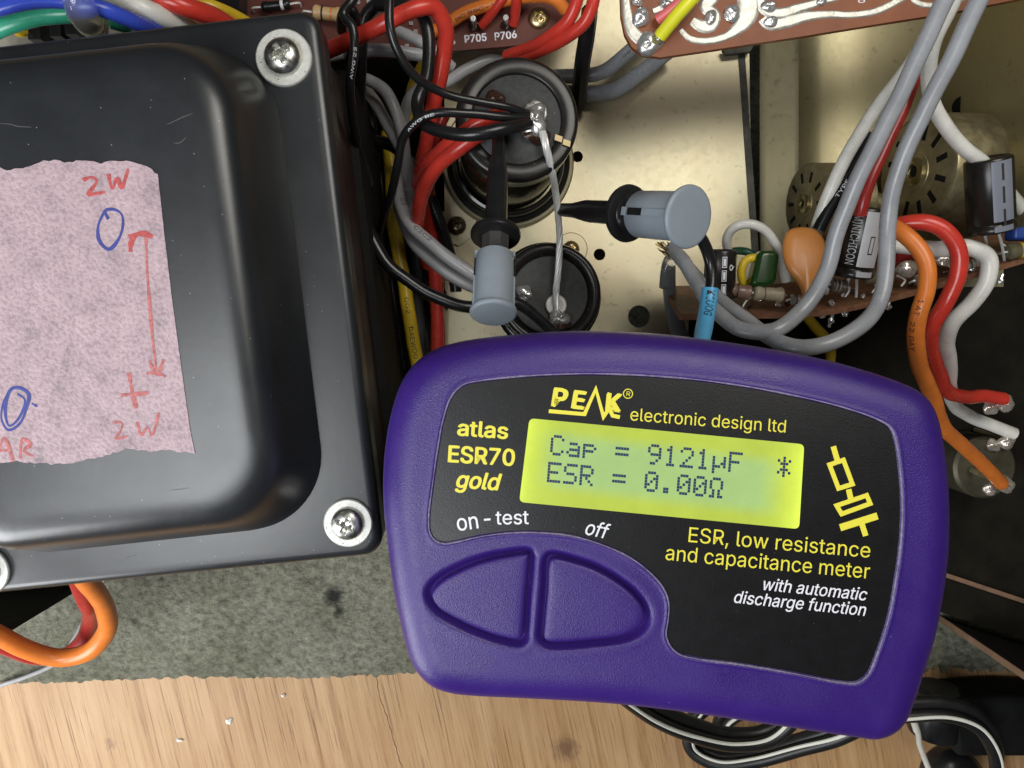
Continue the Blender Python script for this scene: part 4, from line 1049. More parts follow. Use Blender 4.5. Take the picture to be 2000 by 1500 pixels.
# ================================================================== TEST CLIPS
def cam_angle(mt, z):
    p = mt @ Vector((0, 0, z)); d = (mt.inverted().to_3x3() @ (CAM - p)); return math.atan2(d.y, d.x)
def clip(label, tip, end, frac, rad, roll_ref, hexneck, group, slot_side):
    """frac: fractions of the axis for flange, barrel start, barrel end; rad: radii (shaft, flange, barrel, cap)"""
    t = Vector(tip); e = Vector(end); ax = e - t; L = ax.length; ax.normalize()
    mt = frame(t, ax, roll_ref); r = empty('test_clip', t, label, 'test clip', group)
    rs, rf, rb, rc = rad; lf, lb, le = (x * L for x in frac)
    # hook nose: two slim jaws then a tapered shaft
    def loft(secs):
        V = []; Fc = []; n = 12
        for (z, a, b_) in secs:
            for k in range(n):
                w = 2 * math.pi * k / n; cx_, sx_ = math.cos(w), math.sin(w)
                V.append(mt @ Vector((math.copysign(abs(cx_) ** 0.6, cx_) * a, math.copysign(abs(sx_) ** 0.6, sx_) * b_, z)))
        for i in range(len(secs) - 1):
            for k in range(n):
                k2 = (k + 1) % n; Fc.append((i * n + k, i * n + k2, (i + 1) * n + k2, (i + 1) * n + k))
        Fc.append(tuple(range(n - 1, -1, -1))); Fc.append(tuple((len(secs) - 1) * n + k for k in range(n)))
        return V, Fc
    v, f = loft([(-1.2, rs * 0.35, rs * 0.40), (0.2, rs * 0.62, rs * 0.62), (lf * 0.20, rs * 0.66, rs * 0.66), (lf * 0.24, rs * 0.72, rs * 0.70), (lf * 0.42, rs * 1.0, rs * 0.95), (lf * 0.9, rs * 1.02, rs * 1.0), (lf, rs * 1.05, rs * 1.05)])
    obj('nose', v, f, BLKPL, r, sharp=40)
    hk = [mt @ Vector(q) for q in ((0.0, 0, lf * 0.1), (0.1, 0.0, -1.0), (0.3, 0.1, -2.0), (0.6, 0.6, -2.6), (0.5, 1.2, -2.0), (0.4, 1.25, -0.9))]
    v, f = tube(smooth_path(hk, 0.3), 0.38, 8); obj('hook', v, f, TINW, r)
    v, f = lathe([(rs, lf - 0.3), (rf * 0.82, lf - 0.7), (rf * 0.97, lf - 0.4), (rf, lf + 0.2), (rf * 0.97, lf + 0.9), (rf * 0.8, lf + 1.2), (rs, lf + 1.2)], 40, mt); obj('flange', v, f, BLKPL, r)
    if hexneck:
        rr = rb * 0.72
        V = []; 
        for z in (lf + 1.0, lb + 1.0):
            for k in range(8): 
                a = math.pi / 8 + k * math.pi / 4; V.append(mt @ Vector((rr * math.cos(a) * 1.04, rr * math.sin(a) * 0.96, z)))
        Fc = [(k, (k + 1) % 8, 8 + (k + 1) % 8, 8 + k) for k in range(8)]
        obj('neck', V, Fc, M('neck_plastic', (0.045, 0.042, 0.042), 0.5, var=0.2), r, sharp=20)
    else:
        v, f = lathe([(rf * 0.55, lf + 1.0), (rf * 0.7, lf + 1.6), (rb * 0.8, lf + 2.2), (rb * 0.8, lb + 1)], 32, mt); obj('neck', v, f, BLKPL, r)
    barrel = lathe([(rb * 0.80, lb + 0.8), (rb * 0.84, lb), (rb * 0.97, lb), (rb, lb + 0.25), (rb * 1.01, (lb + le) / 2), (rb * 1.0, le)], 48, mt)
    bo = obj('barrel', *barrel, GRYPL, r, sharp=35)
    # slots and ribs on the barrel
    ca_ = cam_angle(mt, lb)
    for ang in slot_side:
        ang += ca_
        m2 = mt @ Matrix.Rotation(ang, 4, 'Z')
        lw = (le - lb)
        v, f = box((rb + 0.02, 0, lb + lw * 0.26), 0.5, 1.7, lw * 0.32, m2); obj('slot', v, f, BLKPL, bo)
        v, f = box((rb * 0.97, 0, lb + lw * 0.70), 0.9, 1.6, lw * 0.54, m2); obj('spring_tongue', v, f, GRYPL, bo)
        v, f = box((rb * 0.95, 0, lb - 0.1), 0.9, 2.0, 1.2, m2); obj('lug', v, f, GRYPL, bo)
    v, f = lathe([(rb * 0.9, le - 0.3), (rc * 0.9, le - 0.1), (rc * 0.98, le + 0.25), (rc, le + 0.7), (rc * 0.985, le + 1.1), (rc * 0.94, le + 1.35), (rc * 0.85, le + 1.42), (0, le + 1.42)], 56, mt); obj('push_cap', v, f, GRYPL, r, sharp=45)
    return r, mt
tipA = at(974, 268, 51.5); endA = at(963, 622, 78)
clip('grey and black test clip hooked on the large capacitor, pointing up the picture', tipA, endA, (0.565, 0.685, 0.955), (2.6, 6.0, 4.5, 5.35), (0, 0, 1), True, 'test clips', (1.5, -1.5))
tipB = at(1096, 410, 31); endB = at(1350, 424, 72)
clip('grey and black test clip hooked on the bare wire, its round cap facing the camera', tipB, endB, (0.56, 0.66, 0.965), (2.8, 7.2, 5.7, 7.3), (0, 0, 1), False, 'test clips', (-0.10,))
# lead of the second clip
croot = empty('test_lead', at(1380, 650, 60), 'black test lead with blue lettered sleeve running into the meter', 'lead')
v, f = tube(smooth_path([at(1352, 445, 66), at(1372, 470, 64), at(1387, 510, 62), at(1390, 550, 62), at(1384, 585, 63), at(1376, 640, 68), at(1372, 700, 82)], 0.6), 1.45, 12); obj('cable', v, f, BLKWIRE, croot)
slp = smooth_path([at(1387, 563, 62.4), at(1384, 590, 63), at(1378, 625, 66), at(1372, 658, 72), at(1369, 690, 80)], 0.6)
v, f = tube(slp, lambda t: 2.05 - 0.25 * max(0, math.sin((t - 0.55) * 6)) if t > 0.55 else 2.05, 16); sleeve = obj('sleeve', v, f, BLUSL, croot)

def text_on_tube(s, path, r, s0, s1, height, mat, parent, flip=False, side=0.0, off=0.0):
    V, Fc = text_mesh(s); x0 = min(v[0] for v in V); x1 = max(v[0] for v in V)
    cum = [0]
    for a, b_ in zip(path, path[1:]): cum.append(cum[-1] + (b_ - a).length)
    out = []
    for (x, y, ly) in V:
        u = (x - x0) / (x1 - x0); u = (1 - u) if flip else u
        d = s0 + (s1 - s0) * u; d = min(max(d, 0), cum[-1] - 1e-4)
        i = max(k for k in range(len(cum) - 1) if cum[k] <= d); t = (d - cum[i]) / max(1e-6, cum[i + 1] - cum[i])
        p = path[i].lerp(path[i + 1], t); tg = (path[min(i + 2, len(path) - 1)] - path[max(i - 1, 0)]).normalized()
        vd = (CAM - p).normalized(); n_ = (vd - tg * vd.dot(tg)).normalized(); b_ = n_.cross(tg)
        w_ = (y / CAPH - 0.5) * height * (-1 if flip else 1)
        ph = w_ / r + side
        out.append(p + (n_ * math.cos(ph) + b_ * math.sin(ph)) * (r * 1.02 + 0.015 * ly))
    q = Fc[0]; nn = (out[q[1]] - out[q[0]]).cross(out[q[2]] - out[q[0]])
    if nn.z < 0: Fc = [tuple(reversed(z)) for z in Fc]
    return obj('print', out, Fc, mat, parent, smooth=False)
INK = M('black_ink', (0.02, 0.02, 0.02), 0.6)
text_on_tube('K1UOG', slp, 2.05, 0.9, 9.4, 1.9, INK, sleeve, side=0.15)

# ================================================================== WIRES
def wire(label, mat, wpx, pts, name='wire', group=None, prints=None, n=12):
    P = [at(*p) for p in pts]; path = smooth_path(P, 0.9); rj = random.Random(sum(ord(c) for c in label)); pj = [rj.uniform(0, 6.28) for _ in range(4)]
    path = [p + Vector((0.16 * math.sin(i * 0.19 + pj[0]) + 0.05 * math.sin(i * 0.47 + pj[1]), 0.16 * math.sin(i * 0.17 + pj[2]) + 0.05 * math.sin(i * 0.51 + pj[3]), 0)) for i, p in enumerate(path)]
    zs = sum(p[2] for p in pts) / len(pts); r = wpx * mmpx(zs) / 2
    v, f = tube(path, r, n); o = obj(name, v, f, mat); tagp(o, label, 'wire', group)
    for (s, s0, s1, h_, m_, fl, sd_) in (prints or []):
        text_on_tube(s, path, r, s0, s1, h_, m_, o, fl, sd_)
    return o
# --- left bundle
wire('thick red wire arching over the bundle beside the transformer screw', REDW, 29, [(560, 130, 42), (645, 95, 50), (700, 72, 55), (760, 42, 58), (815, 15, 58), (850, 15, 56), (868, 50, 53), (868, 95, 49), (858, 160, 45), (845, 220, 40), (833, 275, 34), (822, 330, 26), (826, 400, 16), (840, 460, 10), (849, 530, 8), (853, 600, 8), (852, 720, 8)])
wire('thin black wire from the top edge to the upper side of the capacitor joint', BLKWIRE, 17, [(770, -60, 66), (762, 0, 68), (762, 50, 68), (778, 105, 66), (808, 148, 63), (860, 180, 59), (930, 197, 56), (990, 208, 54), (1030, 224, 51)])
wire('thick black wire curling under the large capacitor joint', BLKWIRE, 25, [(735, 10, 46), (790, 12, 50), (822, 30, 52), (838, 75, 52), (834, 150, 51), (815, 200, 51), (826, 240, 53), (870, 260, 56), (930, 263, 58), (985, 250, 57), (1030, 240, 52)])
wire('thin black wire with white print leaving the capacitor joint to the left', BLKWIRE, 17, [(1030, 232, 52), (980, 228, 55), (920, 221, 57), (860, 220, 58), (815, 236, 57), (788, 268, 54), (777, 320, 50), (768, 370, 45), (752, 415, 38), (742, 450, 30)], prints=[('AWG RE', 24, 32, 0.62, WHT, True, 0.1)])
wire('thick black wire arching down from the top edge left of the red wire', BLKWIRE, 24, [(800, -50, 40), (752, -4, 42), (718, 26, 42), (705, 75, 40), (704, 140, 36), (702, 210, 28), (706, 290, 18), (715, 360, 8)])
wire('thin black wire with white print hanging beside the transformer edge', BLKWIRE, 17, [(700, -50, 62), (688, 0, 64), (670, 28, 64), (690, 55, 64), (693, 100, 63), (684, 160, 60), (686, 220, 54), (698, 280, 46), (716, 340, 36), (724, 385, 26), (720, 420, 16)], prints=[('AWG 22', 19, 26, 0.62, WHT, True, 0.2)])
wire('short black loop next to the top of the transformer corner', BLKWIRE, 19, [(668, 60, 52), (668, 30, 56), (680, 12, 58), (692, 30, 57), (694, 70, 52), (680, 110, 40)])
wire('long black wire sweeping down behind the test clip to the small capacitor', BLKWIRE, 24, [(700, 330, 34), (706, 390, 36), (722, 455, 37), (755, 515, 37), (800, 550, 36), (850, 578, 35), (905, 598, 34), (960, 600, 32), (1005, 592, 30), (1045, 615, 28), (1085, 652, 26)])
wire('black wire crossing behind the red pair left of the capacitor', BLKWIRE, 24, [(735, 275, 14), (770, 285, 15), (800, 320, 16), (830, 370, 15), (858, 430, 12), (880, 500, 8), (890, 570, 6)])
wire('thick red wire of the pair bending down from the capacitor, lower one', REDW, 28, [(1000, 246, 49.5), (950, 256, 51), (900, 285, 50), (858, 322, 46), (828, 372, 38), (815, 425, 28), (822, 470, 16), (835, 520, 8)])
wire('thick red wire of the pair bending down from the capacitor, upper one', REDW, 28, [(985, 225, 49.5), (940, 238, 50), (890, 272, 47), (850, 305, 41), (825, 325, 34), (815, 360, 24)])
wire('red wire hanging straight behind the capacitor wires', DREDW, 24, [(872, 215, 30), (852, 260, 30), (832, 310, 26), (838, 370, 16), (852, 440, 6), (856, 560, 4), (858, 700, 3)])
wire('grey wire lying level below the maroon board', LGRYW, 24, [(600, 122, 24), (660, 104, 26), (730, 98, 27), (800, 105, 26), (860, 112, 22)])
wire('pale grey wire with cut end beside the red arch', LGRYW, 22, [(730, 55, 36), (780, 62, 36), (830, 86, 36), (862, 112, 35), (882, 132, 33)])
wire('pale grey wire curving down left of the red bundle, upper one', LGRYW, 23, [(690, 150, 22), (722, 156, 25), (752, 176, 26), (772, 215, 26), (784, 260, 24), (792, 310, 20), (796, 370, 16)])
wire('pale grey wire curving down left of the red bundle, lower one', LGRYW, 23, [(700, 165, 14), (730, 195, 18), (755, 240, 20), (780, 285, 20), (798, 330, 18), (802, 400, 14), (806, 460, 8)])
wire('pale grey wire running to the test clip barrel, upper of two', LGRYW, 25, [(776, 330, 16), (782, 395, 24), (802, 440, 27), (840, 476, 28), (885, 510, 28), (935, 540, 27), (985, 560, 24)], prints=[('C3', 14, 16.5, 1.2, INK, False, 0.5), ('C2C2', 24, 30, 1.1, INK, False, 0.4)])
wire('pale grey wire running to the test clip barrel, lower of two', LGRYW, 25, [(778, 340, 12), (786, 420, 20), (808, 475, 23), (848, 512, 24), (893, 543, 24), (940, 566, 23), (985, 585, 20)])
wire('grey wire looping behind the left side of the large capacitor', LGRYW, 22, [(790, 240, 8), (800, 195, 12), (825, 170, 14), (870, 160, 15), (910, 135, 15), (960, 118, 14), (1010, 130, 10)])
wire('yellow wire showing between the black and red wires', YELW, 22, [(830, 120, 4), (808, 170, 5), (798, 215, 5), (790, 260, 4)])
wire('long yellow printed wire running down beside the transformer to the meter', YELW, 27, [(758, 260, 2), (764, 340, 4), (768, 420, 6), (780, 500, 8), (793, 580, 9), (805, 650, 9), (820, 740, 8)], prints=[('DAEWOO', 62, 72, 1.3, INK, False, 0.0), ('002', 53, 58, 1.2, INK, False, 0.0)])
wire('black cable deep in the gap below the test clip', BLKWIRE, 34, [(800, 480, -14), (830, 560, -12), (860, 640, -12), (880, 740, -14)])
wire('dark grey cable deep in the gap beside the yellow wire', DGRYW, 30, [(775, 430, -20), (800, 540, -18), (830, 640, -18), (845, 740, -20)])
wire('black wire dropping straight down beside the yellow printed wire', BLKWIRE, 24, [(742, 300, -4), (748, 400, -2), (756, 500, 0), (772, 600, 0), (790, 720, -2)])
wire('black wire passing behind the red vertical wire toward the meter', BLKWIRE, 26, [(800, 330, 2), (822, 420, 2), (835, 520, 0), (872, 600, -2), (890, 720, -4)])
wire('dark red wire low in the gap beside the transformer wall', DREDW, 20, [(700, 200, -16), (712, 320, -14), (724, 440, -14), (742, 560, -16), (756, 700, -18)])
wire('black wire low in the gap at the foot of the transformer', BLKWIRE, 26, [(722, 220, -12), (736, 340, -12), (744, 460, -10), (756, 560, -12), (768, 720, -14)])
wire('grey wire low in the gap under the black sweep', DGRYW, 22, [(765, 260, -8), (790, 360, -6), (812, 460, -6), (816, 560, -8), (822, 720, -10)])
# --- right of the big capacitor
wire('red wire curving from the top edge to the capacitor, outer one', REDW, 24, [(1155, -50, 48), (1158, 0, 48), (1140, 45, 46), (1100, 78, 42), (1060, 98, 36), (1010, 115, 28)])
wire('red wire curving from the top edge to the capacitor, inner one', REDW, 24, [(1125, -50, 46), (1128, 0, 46), (1112, 38, 44), (1075, 70, 40), (1035, 92, 34), (990, 110, 26)])
wire('grey cable passing under the black tie, upper of two', GRYW, 27, [(1080, 150, 8), (1130, 148, 9), (1180, 138, 10), (1225, 104, 10), (1290, 50, 10)], prints=[('P4380', 22, 30, 0.9, INK, True, 0.0)])
wire('grey cable passing under the black tie, lower of two', GRYW, 30, [(1080, 178, 5), (1140, 182, 6), (1200, 176, 6), (1250, 145, 6), (1310, 95, 6)])
pth = smooth_path([at(1152, 18, 30), at(1146, 70, 30), at(1138, 120, 24), at(1133, 165, 16), at(1130, 205, 6)], 0.8)
v, f = tube(pth, 2.3, 8); o = obj('cable_tie', v, f, BLKPL); tagp(o, 'flat black tie strapped over the two grey cables', 'cable tie')
# --- boards: maroon board at the top
ZM = 22.0
pb = [(300, -140), (1180, -140), (1150, -20), (1118, 40), (1098, 68), (1070, 82), (1040, 86), (870, 101), (640, 124), (300, 160)]
v, f = prism([at(x, y, ZM) for x, y in pb], (0, 0, -1.6))
mb = obj('circuit_board', v, f, PCBT, sharp=25); tagp(mb, 'maroon circuit board with white P705 and P706 lettering behind the capacitor', 'circuit board')
fz = lambda z: (lambda x, y: at(x, y, z))
for s, p0, p1 in (('P705', (908, 84), (951, 80)), ('P706', (967, 79), (1010, 74)), ('4', (876, 88), (890, 87))):
    v, f = text_on(s, p0, p1, 15, fz(ZM + 0.05), 0, 0.05); obj('lettering', v, f, WHT, mb, smooth=False)
for (px, py, s) in ((928, 50, 1), (992, 48, 2)):
    c = at(px, py, ZM + 0.4); v, f = blob(c, 1.9, 1.7, 1.0, s * 5, n=18, m=10, amp=0.12); obj('solder_joint', v, f, FLUX, mb)
    v, f = tube([at(px - 2, py - 2, ZM), at(px - 4, py - 14, ZM + 7)], 0.8, 8); obj('pin', v, f, SOLDER, mb)
for (px, py) in ((803, 46), (812, 62), (795, 90), (700, 5), (720, 3)):
    v, f = box(at(px, py, ZM + 0.3), 1.1, 1.0, 0.6); obj('solder_pad', v, f, SOLDER, mb)
screw('board_screw', 'brass cross-head screw holding the corner of the maroon board', 1052, 36, ZM, 0, 3.1, 1.6, 0.9, M('brass_screw', (0.66, 0.55, 0.30), 0.34, 1.0, bump=0.15, bscale=900, var=0.2, dist=0.0004))
wire('red wire soldered to the left pin of the maroon board', REDW, 18, [(940, 50, 23.5), (958, 28, 26), (985, -5, 29), (1020, -50, 32)])
wire('red wire soldered to the right pin of the maroon board', REDW, 20, [(1003, 48, 23.5), (1006, 20, 27), (1008, -10, 30), (1012, -50, 32)])
wire('orange printed wire lying on the maroon board', ORGW, 24, [(840, 66, 24.5), (876, 45, 25), (915, 22, 26), (970, 4, 27), (1040, -6, 28), (1085, 0, 28), (1105, 20, 26)], prints=[('BC BBC-1', 8, 20, 0.9, INK, False, -0.2)])
def axial(name, label, p0, p1, z, rpx, mat, bands, group=None, parent=None, lead=0.35, cat='resistor'):
    a = at(*p0, z); b_ = at(*p1, z); ax = b_ - a; L = ax.length; mt = frame(a, ax); r = rpx * mmpx(z)
    if parent is None: rt = empty(name, a.lerp(b_, 0.5), label, cat, group)
    else: rt = parent
    v, f = lathe([(0, 0), (r * 0.8, 0.05), (r * 1.05, L * 0.06), (r * 1.08, L * 0.16), (r * 0.92, L * 0.26), (r * 0.92, L * 0.74), (r * 1.08, L * 0.84), (r * 1.05, L * 0.94), (r * 0.8, L - 0.05), (0, L)], 24, mt)
    bd = obj('body' if parent is None else 'resistor_body', v, f, mat, rt)
    for (t, wd, m_) in bands:
        v, f = lathe([(r * 0.97, L * t), (r * 1.0, L * t + 0.02), (r * 1.0, L * (t + wd)), (r * 0.97, L * (t + wd) + 0.02)], 24, mt); obj('band', v, f, m_, bd)
    for s in (0, 1):
        q = [mt @ Vector((0, 0, -0.1 if s == 0 else L + 0.1)), mt @ Vector((0, 0, (-lead if s == 0 else 1 + lead * 0.8) * L if s == 0 else L * (1 + lead)))]
        q.append(q[1] + Vector((0.0, -0.3, -r * 1.4)))
        v, f = tube(smooth_path(q, 0.3), 0.32, 6); obj('lead', v, f, TINW, rt)
    return rt
axial('resistor', 'cream resistor with dark bands beside the transformer corner', (612, 24), (668, 30), ZM + 2.4, 13, RESO, ((0.30, 0.06, INK), (0.62, 0.05, ORGW)))
axial('diode', 'small glass diode with black band above the transformer corner', (512, 14), (566, 8), ZM + 2.0, 9, BLKPL, ((0.68, 0.12, WHT),), cat='diode')
v, f = prism([at(x, y, ZM + 7) for x, y in ((385, -30), (466, -30), (467, 24), (440, 28), (400, 14))], (0, 0, -7)); o = obj('relay', v, f, BLKPL, sharp=20); tagp(o, 'black block component above the yellow wire at the top edge', 'component')
# --- top left wires
ZW = 70
wire('thick blue wire crossing above the transformer', BLUW, 30, [(-60, 30, 66), (0, 14, 68), (70, 0, 70), (140, 5, 71), (200, 18, 70), (250, 36, 66), (300, 58, 58), (340, 80, 48)])
wire('white wire beside the blue wire at the top edge', WHTW, 40, [(140, -60, 56), (210, -12, 60), (280, 16, 60), (340, 42, 54), (390, 75, 44)])
wire('brown wire between the white and red wires at the top edge', BRNW, 20, [(200, -60, 46), (265, -8, 48), (330, 22, 48), (390, 50, 42)])
wire('red wire at the top edge above the transformer', REDW, 36, [(200, -60, 55), (280, -14, 57), (350, 8, 57), (410, 30, 52), (470, 70, 42)])
wire('yellow wire behind the red one at the top edge', YELW, 26, [(290, -50, 44), (350, -10, 46), (410, 12, 46), (470, 38, 40), (520, 70, 32)])
wire('thick green wire curving above the transformer at left', GRNW, 36, [(-70, 100, 58), (0, 54, 60), (60, 33, 61), (130, 26, 61), (190, 32, 58), (250, 48, 52)], prints=[('E80 AWM', 17, 26, 0.9, WHT, False, 0.9)])
wire('dark blue wire at the top left picture corner', M('navy_pvc', (0.015, 0.02, 0.10), 0.35), 26, [(-40, 50, 50), (0, 22, 54), (40, -10, 56), (90, -50, 56)])
pth = smooth_path([at(150, -30, 75), at(152, 0, 75), at(160, 24, 73), at(172, 42, 68), at(186, 52, 60)], 0.6)
v, f = tube(pth, 3.2, 14); o = obj('cable_clip', v, f, CLEAR); tagp(o, 'clear plastic band wrapped round the blue and green wires', 'cable clip')
c = at(182, 46, 62); v, f = lathe([(1.5, -1), (3.2, -1), (3.2, 1.5), (2.6, 2.0), (1.5, 1.6), (1.4, 0)], 24, frame(c, (0.1, -0.3, 1))); o = obj('solder_lug', v, f, POTM); tagp(o, 'dull metal eyelet below the clear band', 'lug')
v, f = prism([at(x, y, 40) for x, y in ((-80, -80), (330, -80), (330, 60), (200, 90), (-80, 150))], (0, 0, -1.6)); o = obj('terminal_board', v, f, M('dusty_board', (0.25, 0.235, 0.185), 0.6, bump=0.3, bscale=300, var=0.3, vscale=120)); tagp(o, 'dusty grey terminal board below the green and blue wires', 'circuit board')
for (px, py, w_, lab) in ((80, 66, 3.2, 'left black terminal block under the green wire'), (120, 60, 3.0, 'middle black terminal block under the green wire'), (150, 56, 3.0, 'right black terminal block under the green wire')):
    v, f = box(at(px, py, 44), w_, 5, 6); o = obj('terminal_block', v, f, BLKPL); tagp(o, lab, 'terminal block', 'terminal blocks')
wire('short yellow sleeve end below the green wire', YELW, 16, [(26, 56, 50), (36, 64, 49), (50, 62, 46), (70, 52, 42)])

# ================================================================== TINNED BOARD AT THE TOP RIGHT
ZK = 52.0
kb = [(1213, -160), (1211, -20), (1213, 30), (1220, 66), (1234, 92), (1256, 107), (1290, 112), (1400, 96), (1560, 72), (1720, 46), (1860, 24), (2000, -4), (2100, -40), (2100, -160)]
v, f = prism([at(x, y, ZK) for x, y in kb], (0, 0, -1.7)); kboard = obj('circuit_board', v, f, PCBC, sharp=25)
tagp(kboard, 'brown circuit board with silvery solder tracks at the top right', 'circuit board')
def trace(pl, wd, hh_=0.35, smooth=True):
    P = [at(x, y, ZK + 0.02) for x, y in pl]; path = smooth_path(P, 0.7) if smooth else P
    ws = wd if isinstance(wd, (list, tuple)) else [wd, wd]
    def wf(t):
        k = t * (len(ws) - 1); i = min(int(k), len(ws) - 2); return (ws[i] + (ws[i + 1] - ws[i]) * (k - i)) * mmpx(ZK)
    v, f = ribbon(path, wf, hh_ * 0.6, None, 7); obj('solder_track', v, f, TIN, kboard)
trace([(1219, -120), (1221, -30), (1226, 30), (1236, 62), (1262, 84)], [12, 13, 14, 20, 26])
trace([(1330, 58), (1345, 74), (1368, 80), (1395, 78), (1420, 70), (1440, 56), (1458, 34), (1462, 5), (1458, -60)], [10, 13, 14, 15, 26, 40, 44, 36, 34], 0.5)
trace([(1352, 40), (1368, 50), (1388, 50), (1396, 30), (1378, 14), (1392, -10), (1400, -60)], [16, 26, 24, 22, 30, 26, 26], 0.45)
trace([(1488, -20), (1486, 8), (1500, 22), (1525, 26), (1560, 16), (1600, 4), (1650, -12), (1700, -40)], [18, 22, 20, 15, 14, 14, 14], 0.5)
trace([(1490, 36), (1502, 48), (1530, 44), (1575, 32), (1620, 28), (1665, 29), (1710, 22), (1760, -2), (1820, -40)], [20, 24, 16, 13, 14, 13, 13], 0.5)
trace([(1275, 22), (1295, 14), (1312, -2), (1320, -40)], [12, 16, 14, 12], 0.5)
trace([(1768, -30), (1790, 4), (1830, 10), (1900, -10), (2000, -40)], [10, 12, 12, 10], 0.4)
for i, (px, py, rx, ry, rz) in enumerate(((1268, 86, 3.4, 2.7, 1.6), (1252, 34, 2.3, 2.2, 1.3), (1285, 74, 1.3, 1.6, 1.1), (1300, 8, 1.6, 1.2, 0.9), (1388, 34, 1.6, 1.7, 0.9), (1430, 26, 2.1, 2.0, 0.9), (1502, 12, 1.8, 1.6, 0.9), (1506, 42, 1.9, 1.3, 0.9), (1605, 2, 1.3, 1.0, 0.8), (1245, 4, 1.4, 1.0, 0.8))):
    v, f = blob(at(px, py, ZK + 0.35), rx, ry, rz, 40 + i, n=20, m=11, amp=0.10); obj('solder_joint', v, f, SOLDER, kboard)
v, f = text_on('8', (1676, 6), (1690, 5), 12, fz(ZK + 0.05), 0, 0); obj('lettering', v, f, WHT, kboard, smooth=False)
wire('bright yellow wire soldered to the corner of the brown track board', LIMEW, 27, [(1288, 70, 54.5), (1310, 45, 57), (1340, 12, 60), (1390, -45, 64)])
wire('pink wire beneath the bright yellow wire', PINKW, 20, [(1284, 38, 53.5), (1305, 22, 55), (1335, -4, 57), (1380, -50, 60)])

# ================================================================== POTENTIOMETERS
def pot(label, px, py, z, R, depth, nslot, group):
    c = at(px, py, z); nrm = Vector((-0.985, -0.03, 0.17)).normalized(); mt = frame(c - nrm * depth, nrm, (0, 0, 1))
    r = empty('potentiometer', c, label, 'potentiometer', group)
    v, f = lathe([(0, -1), (R * 0.9, -1), (R, 0), (R, depth - 1.2), (R * 0.985, depth - 0.5), (R * 0.94, depth - 0.1), (R * 0.90, depth), (R * 0.34, depth), (R * 0.33, depth + 0.25), (0, depth + 0.25)], 64, mt); obj('housing', v, f, POTM, r, sharp=30)
    v, f = lathe([(R * 0.24, depth + 0.2), (R * 0.24, depth + 0.9), (R * 0.20, depth + 1.2), (R * 0.13, depth + 1.2), (R * 0.12, depth + 0.5), (0, depth + 0.5)], 28, mt); obj('rivet', v, f, M('pot_rivet', (0.55, 0.48, 0.28), 0.3, 1.0, bump=0.2, bscale=900, var=0.25), r)
    v, f = lathe([(0, depth + 0.52), (R * 0.10, depth + 0.52), (R * 0.10, depth + 0.56), (0, depth + 0.56)], 18, mt); obj('rivet_bore', v, f, BLKMAT, r)
    for k in range(nslot):
        m2 = mt @ Matrix.Rotation(2 * math.pi * (k + 0.3) / nslot, 4, 'Z')
        v, f = box((R * 0.66, 0, depth - 0.1), R * 0.26, R * 0.10, 0.3, m2); obj('slot', v, f, BLKMAT, r)
    v, f = lathe([(3.2, -1), (3.2, -26)], 20, mt); obj('bushing', v, f, POTM, r)
    return r
pot('smaller slotted potentiometer behind the orange disc capacitor', 1572, 398, 14, 12.0, 16, 10, 'potentiometers')
pot('larger slotted potentiometer behind the grey wires at right', 1788, 335, 22, 16.4, 20, 12, 'potentiometers')
c = at(1884, 208, 10); v, f = lathe([(0, 0), (2.8, 0), (2.8, 2), (0, 2)], 20, frame(c, (-0.9, 0, 0.4))); o = obj('grommet', v, f, BLKMAT); tagp(o, 'small black hole grommet above the larger potentiometer', 'grommet')

# ================================================================== UPRIGHT BROWN BOARD WITH SMALL PARTS
ZE = 40.0
e0 = at(1330, 616, ZE); e1 = at(2120, 490, ZE); dn = Vector((0.03, 0.30, -0.95)).normalized(); bn = Vector((0.14, 0.94, 0.31)).normalized()
eg = smooth_path([at(x, y, ZE) for x, y in ((1330, 613), (1450, 611), (1600, 606), (1700, 588), (1850, 548), (2000, 503), (2140, 462))], 4)
V = []; Fc = []
for p in eg: V += [p, p + dn * 30, p + dn * 30 - bn * 1.8, p - bn * 1.8]
for i in range(len(eg) - 1):
    for k in range(4): Fc.append((i * 4 + k, i * 4 + (k + 1) % 4, (i + 1) * 4 + (k + 1) % 4, (i + 1) * 4 + k))
Fc += [(3, 2, 1, 0), tuple(4 * (len(eg) - 1) + k for k in range(4))]
bm_ = bmesh.new(); bv = [bm_.verts.new(p) for p in V]; [bm_.faces.new([bv[i] for i in q]) for q in Fc]; bmesh.ops.recalc_face_normals(bm_, faces=bm_.faces); bm_.verts.index_update()
V = [v_.co.copy() for v_ in bm_.verts]; Fc = [tuple(v_.index for v_ in q.verts) for q in bm_.faces]; bm_.free()
ub = obj('circuit_board', V, Fc, PCBE, sharp=40)
tagp(ub, 'brown board seen edge-on carrying small capacitors and resistors above the meter', 'circuit board')
for (px, py, l_) in ((1552, 612, 2), (1607, 612, 2.2), (1624, 622, 5), (1652, 608, 2.4), (1955, 545, 2.6), (1735, 596, 1.5)):
    p = at(px, py, ZE - 2); v, f = join(tube([p + bn * 1.5, p - bn * (l_ * 0.5)], 0.45, 7), blob(p - bn * 0.6, 0.9, 0.9, 0.9, px, n=10, m=6, amp=0.15)); obj('solder_joint', v, f, SOLDER, ub)
